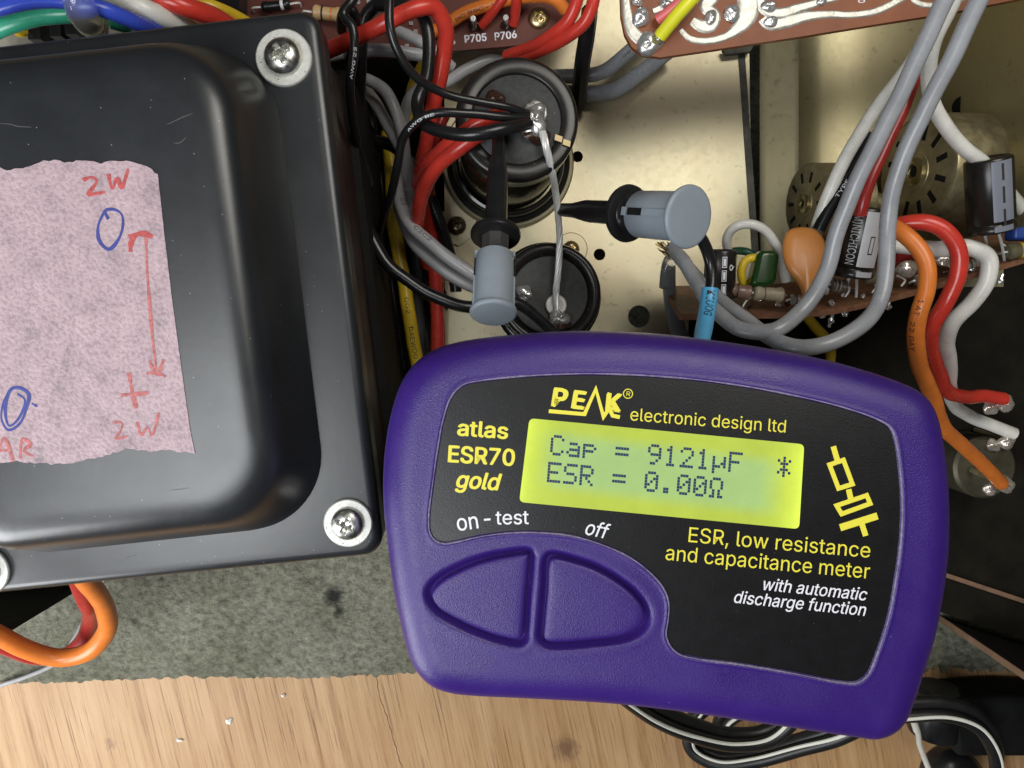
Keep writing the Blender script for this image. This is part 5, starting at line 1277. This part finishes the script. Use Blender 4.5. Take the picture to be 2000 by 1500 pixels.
def electrolytic(label, p_base, p_top, rpx, stripe_mat, stripe_ang, deco, leads, group='small electrolytic capacitors', bot_leads=True):
    a = at(*p_base); b_ = at(*p_top); ax = b_ - a; L = ax.length; mt = frame(a, ax, (0, 0, 1)); r = rpx * mmpx((p_base[2] + p_top[2]) / 2)
    rt = empty('electrolytic_capacitor', a, label, 'capacitor', group)
    v, f = lathe([(0, -0.1), (r * 0.80, -0.1), (r * 0.97, 0.2), (r, 0.7), (r, 1.6), (r * 0.90, 2.2), (r * 0.90, 2.5), (r, 3.1), (r, L - 0.7), (r * 0.96, L - 0.2), (r * 0.86, L), (r * 0.8, L - 0.3), (0, L - 0.3)], 44, mt); bd = obj('sleeve', v, f, CAPBLK, rt, sharp=45)
    # printed stripe following the can
    V = []; Fc = []; a0, a1 = stripe_ang; seg = 12
    prof_ = [(r, 0.7), (r, 1.6), (r * 0.90, 2.2), (r * 0.90, 2.5), (r, 3.1), (r, L - 0.8)]
    for (rr, z) in prof_:
        for k in range(seg + 1):
            t = a0 + (a1 - a0) * k / seg; V.append(mt @ Vector(((rr + 0.03) * math.cos(t), (rr + 0.03) * math.sin(t), z)))
    for i in range(len(prof_) - 1):
        for k in range(seg):
            q = i * (seg + 1) + k; Fc.append((q, q + 1, q + seg + 2, q + seg + 1))
    if stripe_mat: obj('stripe', V, Fc, stripe_mat, bd, sharp=45)
    def patch(t0, t1, z0, z1, mat, nm='mark', lift=0.06):
        V = []; 
        for z in (z0, z1):
            for k in range(5):
                t = t0 + (t1 - t0) * k / 4; V.append(mt @ Vector(((r + lift) * math.cos(t), (r + lift) * math.sin(t), z)))
        obj(nm, V, [(k, k + 1, 6 + k, 5 + k) for k in range(4)], mat, bd, sharp=45)
    for d in deco: patch(*d[:4], d[4], lift=d[5] if len(d) > 5 else 0.06)
    for (px, py, z, q) in leads:
        s = a + (at(q[0], q[1], p_base[2]) - a) if q else a
        pp = [s, s.lerp(at(px, py, z), 0.5) + Vector((0.1, 0, 0.2)), at(px, py, z)]
        v, f = tube(smooth_path(pp, 0.5), 0.38, 7); obj('lead', v, f, TINW, rt)
    return rt, mt, r, L, bd
# which angle faces the camera for an axis frame: computed
def cam_angle(mt, z):
    p = mt @ Vector((0, 0, z)); d = (mt.inverted().to_3x3() @ (CAM - p)); return math.atan2(d.y, d.x)
def elec2(label, pb_, pt_, rpx, stripe_mat, s_off, s_w, deco_rel, leads):
    a = at(*pb_); mt0 = frame(a, at(*pt_) - a, (0, 0, 1)); ca = cam_angle(mt0, 4)
    deco = [(ca + d[0], ca + d[1], *d[2:]) for d in deco_rel]
    out = electrolytic(label, pb_, pt_, rpx, stripe_mat, (ca + s_off, ca + s_off + s_w), deco, leads)
    return out + (ca,)
def wrap_text(s, mt, r, ca0, z0, z1, height, mat, parent, lift=0.07):
    V, Fc = text_mesh(s); x0 = min(v[0] for v in V); x1 = max(v[0] for v in V); out = []
    for (x, y, ly) in V:
        z = z0 + (z1 - z0) * (x - x0) / (x1 - x0); t = ca0 + (y / CAPH - 0.5) * height / r
        out.append(mt @ Vector(((r + lift + 0.015 * ly) * math.cos(t), (r + lift + 0.015 * ly) * math.sin(t), z)))
    q = Fc[0]; nn = (out[q[1]] - out[q[0]]).cross(out[q[2]] - out[q[0]])
    if nn.z < 0: Fc = [tuple(reversed(k)) for k in Fc]
    return obj('print', out, Fc, mat, parent, smooth=False)
# sign: +1 -> to the right of the picture
E1 = elec2('small black capacitor with white dash marks beside the black test lead', (1404, 584, 41), (1408, 488, 43), 30, None, 0, 0.3, [], [])
def side_sign(E):
    mt, r, L, ca = E[1], E[2], E[3], E[5]
    p0 = mt @ Vector((r * math.cos(ca), r * math.sin(ca), L / 2)); p1 = mt @ Vector((r * math.cos(ca + 0.2), r * math.sin(ca + 0.2), L / 2))
    return 1 if p1.x > p0.x else -1
def patch_on(E, t0, t1, z0, z1, mat, lift=0.06, nm='mark'):
    mt, r, bd = E[1], E[2], E[4]; V = []; n = 14
    for z in (z0, z1):
        for k in range(n + 1):
            t = t0 + (t1 - t0) * k / n; V.append(mt @ Vector(((r + lift) * math.cos(t), (r + lift) * math.sin(t), z)))
    obj(nm, V, [(k, k + 1, n + 2 + k, n + 1 + k) for k in range(n)], mat, bd, sharp=45)
sg = side_sign(E1); ca = E1[5]; L1 = E1[3]
for zf in (0.22, 0.50, 0.77):
    patch_on(E1, ca + sg * 0.12, ca + sg * 0.42, L1 * (zf - 0.11), L1 * (zf + 0.11), WHT, 0.05)
    patch_on(E1, ca + sg * 0.155, ca + sg * 0.385, L1 * (zf - 0.095), L1 * (zf + 0.095), BLKPL, 0.07)
    patch_on(E1, ca + sg * 0.19, ca + sg * 0.35, L1 * (zf - 0.075), L1 * (zf + 0.075), WHT, 0.09)
wrap_text('6', E1[1], E1[2], ca + sg * 0.8, L1 * 0.60, L1 * 0.72, 1.6, WHT, E1[4])
E2 = elec2('tilted black and silver capacitor with white lettering between the grey wires', (1662, 540, 44), (1692, 405, 48), 40, None, 0, 0.3, [], [(1645, 578, ZE - 1, (1660, 536)), (1672, 580, ZE - 1, (1672, 528))])
sg = side_sign(E2); ca = E2[5]; L2 = E2[3]
patch_on(E2, ca + sg * 0.12, ca + sg * 1.15, 3.2, L2 - 0.8, SILVERP, 0.04, 'stripe')
patch_on(E2, ca + sg * 0.20, ca + sg * 1.05, 0.6, 2.0, SILVERP, 0.04, 'stripe')
patch_on(E2, ca + sg * 0.50, ca + sg * 0.74, L2 * 0.36, L2 * 0.62, INK, 0.07)
patch_on(E2, ca + sg * 0.545, ca + sg * 0.695, L2 * 0.38, L2 * 0.60, SILVERP, 0.09)
wrap_text('(M)NICHICON', E2[1], E2[2], ca - sg * 0.22, L2 * 0.93, L2 * 0.20, 2.1, M('cap_lettering', (0.45, 0.45, 0.45), 0.4), E2[4])
E3 = elec2('upright black capacitor with blue-grey dashed stripe at the right edge', (1937, 452, 47), (1930, 308, 51), 42, None, 0, 0.3, [], [(1928, 500, ZE - 2, (1922, 450)), (1962, 510, ZE - 2, (1948, 446))])
sg = side_sign(E3); ca = E3[5]; L3 = E3[3]
patch_on(E3, ca + sg * 0.10, ca + sg * 1.05, 3.2, L3 - 0.7, GREYPR, 0.04, 'stripe')
patch_on(E3, ca + sg * 0.12, ca + sg * 1.0, 0.6, 2.0, GREYPR, 0.04, 'stripe')
for zf in (0.22, 0.52, 0.82): patch_on(E3, ca + sg * 0.50, ca + sg * 0.61, L3 * (zf - 0.11), L3 * (zf + 0.11), INK, 0.07)
# orange disc capacitor: pear shaped lens
disc_px = [(1573, 442), (1545, 448), (1532, 470), (1529, 500), (1536, 528), (1550, 548), (1558, 565), (1564, 590), (1571, 590), (1580, 568), (1590, 548), (1608, 525), (1614, 495), (1612, 468), (1598, 448)]
dsm = closed(disc_px, 4); dz = 47.0; dn_ = Vector((-0.05, 0.35, 0.93)).normalized()
cx, cy = 1570, 500; rings = []
cpt = at(cx, cy, dz)
def dpt(x, y, h_):
    p = at(x, y, dz); q = p - cpt; q = q - dn_ * q.dot(dn_) * 0.0
    return p + Vector((0, 0, -0.25 * (y - cy) * -mmpx(dz))) + dn_ * h_
A = resample(dsm, 90); V = []; Fc = []
prof_ = [(0.02, -1.8), (0.5, -1.7), (0.85, -1.2), (0.97, -0.6), (1.0, 0.0), (0.97, 0.6), (0.90, 1.1), (0.80, 1.45), (0.5, 1.7), (0.25, 1.78), (0.02, 1.8)]
for s, h_ in prof_:
    for x, y in A: V.append(dpt(cx + (x - cx) * s, cy + (y - cy) * s, h_))
for i in range(len(prof_) - 1):
    for k in range(90):
        k2 = (k + 1) % 90; Fc.append((i * 90 + k, i * 90 + k2, (i + 1) * 90 + k2, (i + 1) * 90 + k))
q = Fc[90 * 8]; nn = (V[q[1]] - V[q[0]]).cross(V[q[2]] - V[q[0]])
if nn.z < 0: Fc = [tuple(reversed(k)) for k in Fc]
dr = empty('disc_capacitor', at(1568, 595, ZE), 'orange ceramic disc capacitor standing on the brown board', 'capacitor')
obj('body', V, Fc, CERAM, dr, sharp=70)
for (x0, y0, x1_, y1) in ((1566, 588, 1566, 600), (1578, 575, 1588, 596)):
    v, f = tube(smooth_path([at(x0, y0, dz - 2), at((x0 + x1_) / 2, (y0 + y1) / 2, dz - 4), at(x1_, y1, ZE - 1)], 0.4), 0.36, 7); obj('lead', v, f, TINW, dr)
# green film capacitor, round green piece
gz = 40
v, f = prism([at(x, y, gz + 4) for x, y in ((1482, 494), (1490, 489), (1510, 488), (1524, 494), (1518, 550), (1500, 560), (1466, 560))], (0, 0, -6)); 
go = obj('film_capacitor', v, f, GRNF, sharp=20); tagp(go, 'glossy green film capacitor between yellow wire and orange disc', 'capacitor')
bev = go.modifiers.new('bevel', 'BEVEL'); bev.width = 0.0017; bev.segments = 5; bev.limit_method = 'ANGLE'
axial('resistor', 'tan resistor lying at the board edge below the green capacitor', (1472, 572), (1530, 576), ZE + 2, 14, RESB, ((0.1, 0.03, INK), (0.32, 0.02, INK)), 'small resistors', lead=0.08)
axial('resistor', 'brown resistor at the foot of the small black capacitor', (1425, 566), (1466, 572), ZE + 2, 14, M('resistor_brown', (0.20, 0.12, 0.09), 0.3, var=0.2), ((0.3, 0.05, INK),), 'small resistors', lead=0.10)
axial('resistor', 'dark striped resistor under the tilted silver capacitor', (1622, 556), (1652, 560), ZE + 2, 13, M('resistor_dark', (0.10, 0.08, 0.07), 0.35, var=0.2), ((0.25, 0.08, RESB), (0.5, 0.08, RESB)), 'small resistors', lead=0.1)
axial('resistor', 'olive resistor right of the tilted silver capacitor', (1690, 540), (1735, 546), ZE + 1, 14, M('resistor_olive', (0.14, 0.125, 0.07), 0.4, var=0.2), ((0.15, 0.06, YELW),), 'small resistors', lead=0.1)
axial('resistor', 'olive resistor with yellow band at the right picture edge', (1968, 492), (2030, 484), ZE + 1, 15, M('resistor_olive', (0.14, 0.125, 0.07), 0.4), ((0.35, 0.10, YELW),), 'small resistors', lead=0.1)
for i, (px, py, lab) in enumerate(((1772, 524, 'clear blob of varnish on a joint left of the orange wire'), (1845, 505, 'clear blob of varnish on a joint under the red wire'))):
    v, f = blob(at(px, py, ZE + 1), 3.0, 2.2, 2.0, 60 + i, n=18, m=10, amp=0.1); o = obj('varnish_blob', v, f, GLASS); tagp(o, lab, 'joint', 'varnished joints')
v, f = box(at(1992, 452, 36), 6, 5, 5); o = obj('film_capacitor', v, f, M('blue_plastic', (0.02, 0.06, 0.30), 0.4)); tagp(o, 'blue box capacitor behind the upright capacitor at right', 'capacitor')
bev = o.modifiers.new('bevel', 'BEVEL'); bev.width = 0.0008; bev.segments = 2
v, f = box(at(1762, 500, ZE - 4), 4.5, 8, 5); o = obj('film_capacitor', v, f, DREDW); tagp(o, 'small red component between grey and orange wires', 'component')
RB2 = M('resistor_grey', (0.28, 0.26, 0.22), 0.4, var=0.2, vscale=300)
for p0_, p1_, lab in (((1788, 548), (1822, 540), 'small grey resistor on the board left of the orange wire'), ((1882, 520), (1914, 510), 'small grey resistor on the board between red and white wires'), ((1545, 585), (1572, 586), 'small grey resistor at the foot of the orange disc'), ((1590, 568), (1616, 566), 'small grey resistor just right of the orange disc foot')):
    axial('resistor', lab, p0_, p1_, ZE + 1.5, 10, RB2, ((0.3, 0.06, INK), (0.55, 0.06, BRNW)), 'small resistors', lead=0.12)
rb_ = random.Random(8); parts = []
for k in range(34):
    px = 1400 + k * 17 + rb_.uniform(-6, 6); ey = np.interp(px, (1330, 1450, 1600, 1700, 1850, 2000), (613, 611, 606, 588, 548, 503))
    c = at(px, ey - rb_.uniform(8, 26), ZE - 1.5)
    if k % 3 == 0:
        q = [c, c + bn * 1.6 + Vector((0.3, 0, 0.5)), c + bn * 3.0 + Vector((rb_.uniform(-2.5, 2.5), 0, 0.2))]; v, f = tube(smooth_path(q, 0.4), 0.28, 6); obj('wire_end', v, f, TINW, ub)
    else:
        v, f = blob(c, rb_.uniform(0.6, 1.1), rb_.uniform(0.6, 1.0), 0.8, k, n=10, m=7, amp=0.14); obj('solder_joint', v, f, SOLDER if k % 2 else FLUX, ub)
# --- wires on the right
wire('grey wire falling from the top edge and curling in front of the meter, left one', GRYW, 31, [(1880, -70, 84), (1845, 0, 82), (1790, 120, 78), (1730, 240, 74), (1672, 360, 70), (1632, 460, 66), (1610, 540, 64), (1570, 602, 64), (1510, 645, 66), (1450, 645, 62), (1400, 610, 54), (1360, 550, 44), (1330, 505, 36), (1312, 485, 30)])
wire('grey wire falling from the top edge and curling in front of the meter, right one', GRYW, 31, [(1945, -70, 86), (1912, 0, 84), (1855, 120, 80), (1790, 250, 75), (1748, 350, 71), (1734, 430, 68), (1732, 520, 68), (1714, 595, 70), (1660, 652, 74), (1590, 678, 74), (1525, 668, 68), (1455, 625, 56), (1395, 575, 46), (1345, 525, 36), (1316, 490, 30)])
wire('dark red wire between the two long grey wires', DREDW, 26, [(1830, 40, 58), (1806, 110, 56), (1776, 180, 55), (1735, 270, 54), (1705, 340, 54), (1684, 400, 53), (1680, 420, 52)])
wire('white wire bending behind the upright capacitor at right', WHTW, 28, [(1880, -50, 72), (1862, 0, 70), (1826, 80, 66), (1813, 150, 62), (1822, 205, 60), (1850, 250, 57), (1885, 290, 54), (1920, 320, 50), (1965, 370, 44), (2010, 420, 40)])
wire('flat white wire behind the left grey wire', WHTW, 26, [(1830, 40, 56), (1778, 125, 53), (1722, 195, 50), (1690, 245, 48), (1655, 305, 46), (1624, 365, 44), (1606, 410, 42), (1592, 455, 40)])
wire('black printed wire behind the left grey wire', BLKWIRE, 25, [(1700, 260, 46), (1668, 330, 45), (1640, 375, 44), (1618, 412, 43), (1600, 450, 42)], prints=[('TYPE', 13, 18, 0.9, WHT, True, 0.0)])
wire('thin white wire arching over the small capacitor', WHTW, 18, [(1424, 496, 30), (1421, 465, 33), (1436, 444, 36), (1462, 438, 37), (1490, 448, 37), (1512, 474, 36), (1526, 510, 34), (1536, 548, 32)])
wire('short yellow wire looping beside the small capacitor', YELW, 16, [(1452, 558, 38), (1446, 530, 40), (1455, 508, 41), (1472, 502, 41), (1486, 512, 39), (1492, 540, 36)])
wire('dark green wire behind the small capacitor', DGRNW, 15, [(1432, 490, 28), (1455, 490, 30), (1480, 502, 30), (1500, 520, 28)])
wire('orange printed wire hanging at the right of the meter', ORGW, 31, [(1730, 438, 50), (1760, 452, 53), (1792, 480, 55), (1811, 520, 56), (1810, 565, 56), (1793, 615, 55), (1788, 660, 52), (1798, 715, 46), (1818, 770, 38), (1842, 830, 28), (1880, 872, 18), (1920, 905, 10), (1955, 945, 2)], prints=[('22 GAY', 29, 37, 1.2, INK, False, -0.45), ('1 AT', 24, 27.5, 1.2, INK, False, -0.2)])
wire('red wire hanging behind the orange one at the right of the meter', REDW, 30, [(1735, 446, 46), (1765, 436, 48), (1805, 434, 50), (1846, 450, 51), (1872, 490, 51), (1871, 535, 50), (1846, 590, 48), (1822, 635, 44), (1820, 690, 36), (1836, 735, 26), (1852, 765, 18), (1885, 776, 10), (1925, 773, 6), (1962, 778, 4)])
wire('white wire hanging behind the red one at the right of the meter', WHTW, 29, [(1720, 476, 42), (1770, 480, 44), (1840, 486, 45), (1895, 484, 46), (1930, 505, 46), (1928, 545, 45), (1898, 590, 42), (1862, 628, 37), (1850, 670, 30), (1854, 715, 20), (1856, 760, 8), (1864, 792, -4), (1895, 812, -10), (1940, 832, -12), (1980, 848, -13)])
# stripped grey cable end
sr = empty('stripped_cable', at(1320, 640, 10), 'grey cable with stripped end and clear sleeve left of the small capacitor', 'cable')
v, f = tube(smooth_path([at(1308, 520, 26), at(1308, 570, 20), at(1318, 620, 12), at(1340, 690, 4)], 0.8), lambda t: 1.7 + 1.1 * t, 12); obj('jacket', v, f, DGRYW, sr)
v, f = tube(smooth_path([at(1318, 495, 30), at(1306, 515, 28), at(1300, 560, 24)], 0.8), 1.9, 12); obj('clear_sleeve', v, f, CLEAR, sr)
rr = random.Random(5); parts = []
for k in range(16):
    p = at(1310 + rr.uniform(-4, 6), 500 + rr.uniform(-6, 8), 30); q = at(1290 + rr.uniform(-10, 14), 480 + rr.uniform(-8, 12), 31 + rr.uniform(-1, 2))
    parts.append(tube([p, p.lerp(q, 0.5) + Vector((rr.uniform(-.4, .4), rr.uniform(-.4, .4), 0.3)), q], 0.22, 5))
v, f = join(*parts); obj('frayed_strands', v, f, M('brass_strands', (0.62, 0.50, 0.28), 0.3, 1.0), sr)
v, f = tube(smooth_path([at(1350, 530, 14), at(1352, 570, 14), at(1353, 605, 14)], 0.8), 0.6, 7); obj('pin', v, f, TINW, sr)
# yellow wire deep in the dark below the board
wire('dim yellow wire in the dark gap below the brown board', YELW, 20, [(1545, 585, -25), (1590, 635, -25), (1622, 680, -25), (1610, 740, -26), (1580, 800, -27)])
# solder lugs in the dark corner
sw = empty('switch', at(1890, 880, tray_z + 0.2), 'dark metal switch body with solder lugs beside the meter corner', 'switch')
mt = frame(at(1880, 900, tray_z), (0, 0, 1)); v, f = lathe([(0, 0.1), (11, 0.1), (11, 13), (10, 14), (0, 14)], 40, mt); obj('body', v, f, M('dark_switch', (0.10, 0.09, 0.06), 0.5, 0.6, var=0.3), sw)
for i, (px, py, z) in enumerate(((1962, 788, 3), (1966, 862, -14), (1962, 946, 0))):
    c = at(px, py, z); v, f = join(blob(c, 3.0, 2.6, 2.0, 80 + i, n=18, m=10, amp=0.12), blob(c + Vector((-4, -1.5, -1)), 2.4, 2.2, 1.6, 90 + i, n=16, m=9, amp=0.12)); obj('solder_joint', v, f, GLASS, sw)
    v, f = tube([c, c + Vector((-2, 2, -15))], 1.0, 8); obj('lug', v, f, POTM, sw)

# ================================================================== BOTTOM LEFT LOOP
wire('thick orange wire looping out below the transformer', ORGW, 38, [(-60, 1205, 18), (0, 1243, 14), (60, 1272, 8), (125, 1284, 4), (180, 1268, 4), (210, 1225, 8), (203, 1180, 16), (172, 1140, 28), (140, 1090, 40)])
wire('red wire running inside the orange loop below the transformer', DREDW, 34, [(-60, 1230, 6), (0, 1258, 2), (70, 1282, -6), (125, 1280, -8), (165, 1248, -6), (178, 1205, 0), (165, 1165, 12), (145, 1110, 24)])
wire('thin grey-white wire trailing behind the orange loop', LGRYW, 9, [(-60, 1365, -36), (0, 1340, -36), (60, 1318, -34), (110, 1294, -30), (150, 1240, -24), (190, 1160, -14), (215, 1100, -4)])

# ================================================================== BOTTOM RIGHT CORDS
def cord(label, pts, wpx, roll, group='flat mains cords'):
    path = smooth_path([at(*p) for p in pts], 1.0); zs = sum(p[2] for p in pts) / len(pts); r = wpx * mmpx(zs) / 4
    T, N = frames(path); a_ = []; b_ = []; st = []
    for i, p in enumerate(path):
        t = i / (len(path) - 1); w_ = roll(t); B_ = T[i].cross(N[i]); s = N[i] * math.sin(w_) + B_ * math.cos(w_); u_ = N[i] * math.cos(w_) - B_ * math.sin(w_)
        a_.append(p + s * r * 0.95); b_.append(p - s * r * 0.95); st.append(p + s * r * 1.25 + u_ * r * 0.80)
    rt = empty('mains_flex', path[len(path) // 2] - Vector((0, 0, r)), label, 'cord', group)
    v, f = tube(a_, r, 14); obj('striped_conductor', v, f, CORD, rt)
    v, f = tube(b_, r, 14); obj('plain_conductor', v, f, CORD, rt)
    v, f = tube(st, r * 0.30, 8); obj('white_stripe', v, f, STRIPE, rt)
cord('black flat cord with white stripe, near loop below the meter', [(1200, 1330, 20), (1280, 1392, 8), (1350, 1424, 0), (1430, 1444, -6), (1500, 1436, -8), (1545, 1400, -8), (1580, 1340, -8)], 54, lambda t: 0.3 + 1.6 * t)
cord('black flat cord with white stripe, long run to the lower picture edge', [(1470, 1330, -30), (1400, 1365, -28), (1355, 1405, -26), (1352, 1455, -26), (1400, 1484, -24), (1470, 1480, -22), (1560, 1455, -18), (1640, 1430, -14), (1690, 1395, -12), (1690, 1330, -12)], 52, lambda t: 0.2 + 0.9 * math.sin(3 * t))
cord('black flat cord with white stripe, inner loop under the meter', [(1440, 1480, -30), (1410, 1420, -30), (1430, 1392, -28), (1490, 1376, -26), (1560, 1380, -26), (1640, 1360, -26)], 44, lambda t: 0.9)
cord('black flat cord with white stripe curving at the lower right corner', [(1700, 1395, -10), (1770, 1386, -10), (1850, 1386, -10), (1910, 1410, -10), (1942, 1460, -10), (1945, 1520, -12), (1930, 1580, -14)], 52, lambda t: 0.25 + 0.9 * t)
bz = at(1830, 1355, -25)
pr = empty('power_plug', at(1830, 1360, ZB), 'black round plug body standing behind the cords at lower right', 'plug')
v, f = lathe([(0, 0), (8.5, 0), (9, 1), (9, 14), (8.6, 15), (8.8, 15.6), (8.8, 17), (7.5, 18.5), (0, 18.5)], 36, frame(at(1822, 1432, ZB + 10), (0.06, 1.0, 0.05))); obj('body', v, f, BLKPL, pr)
v, f = prism([at(x, y, -22) for x, y in ((1858, 1366), (1885, 1362), (1990, 1360), (2120, 1366), (2120, 1480), (1870, 1480))], (0, 0, -17)); o = obj('adapter_box', v, f, BLKMAT, sharp=20); tagp(o, 'matt black box filling the lower right corner under the cord', 'box')
bev = o.modifiers.new('bevel', 'BEVEL'); bev.width = 0.002; bev.segments = 3
v, f = lathe([(0, 0), (11, 0), (11.5, 1), (11, 6), (9, 9), (5, 10.5), (0, 11)], 40, Matrix.Translation(at(1850, 1505, ZB + 0.2))); o = obj('rubber_foot', v, f, BLKPL); tagp(o, 'black rounded rubber knob at the bottom edge right of the white string', 'knob')
wire('thin white string hanging from the cord at lower right', WHTW, 11, [(1782, 1396, -9), (1790, 1425, -14), (1797, 1455, -20), (1808, 1485, -24), (1822, 1530, -28)], name='string')
v, f = tube(smooth_path([at(1781, 1394, -8.8), at(1786, 1412, -12), at(1790, 1428, -14.5)], 0.5), lambda t: 1.5 - 0.5 * t, 10); o = obj('string_knot', v, f, STRIPE); tagp(o, 'white knot at the upper end of the hanging string', 'knot')
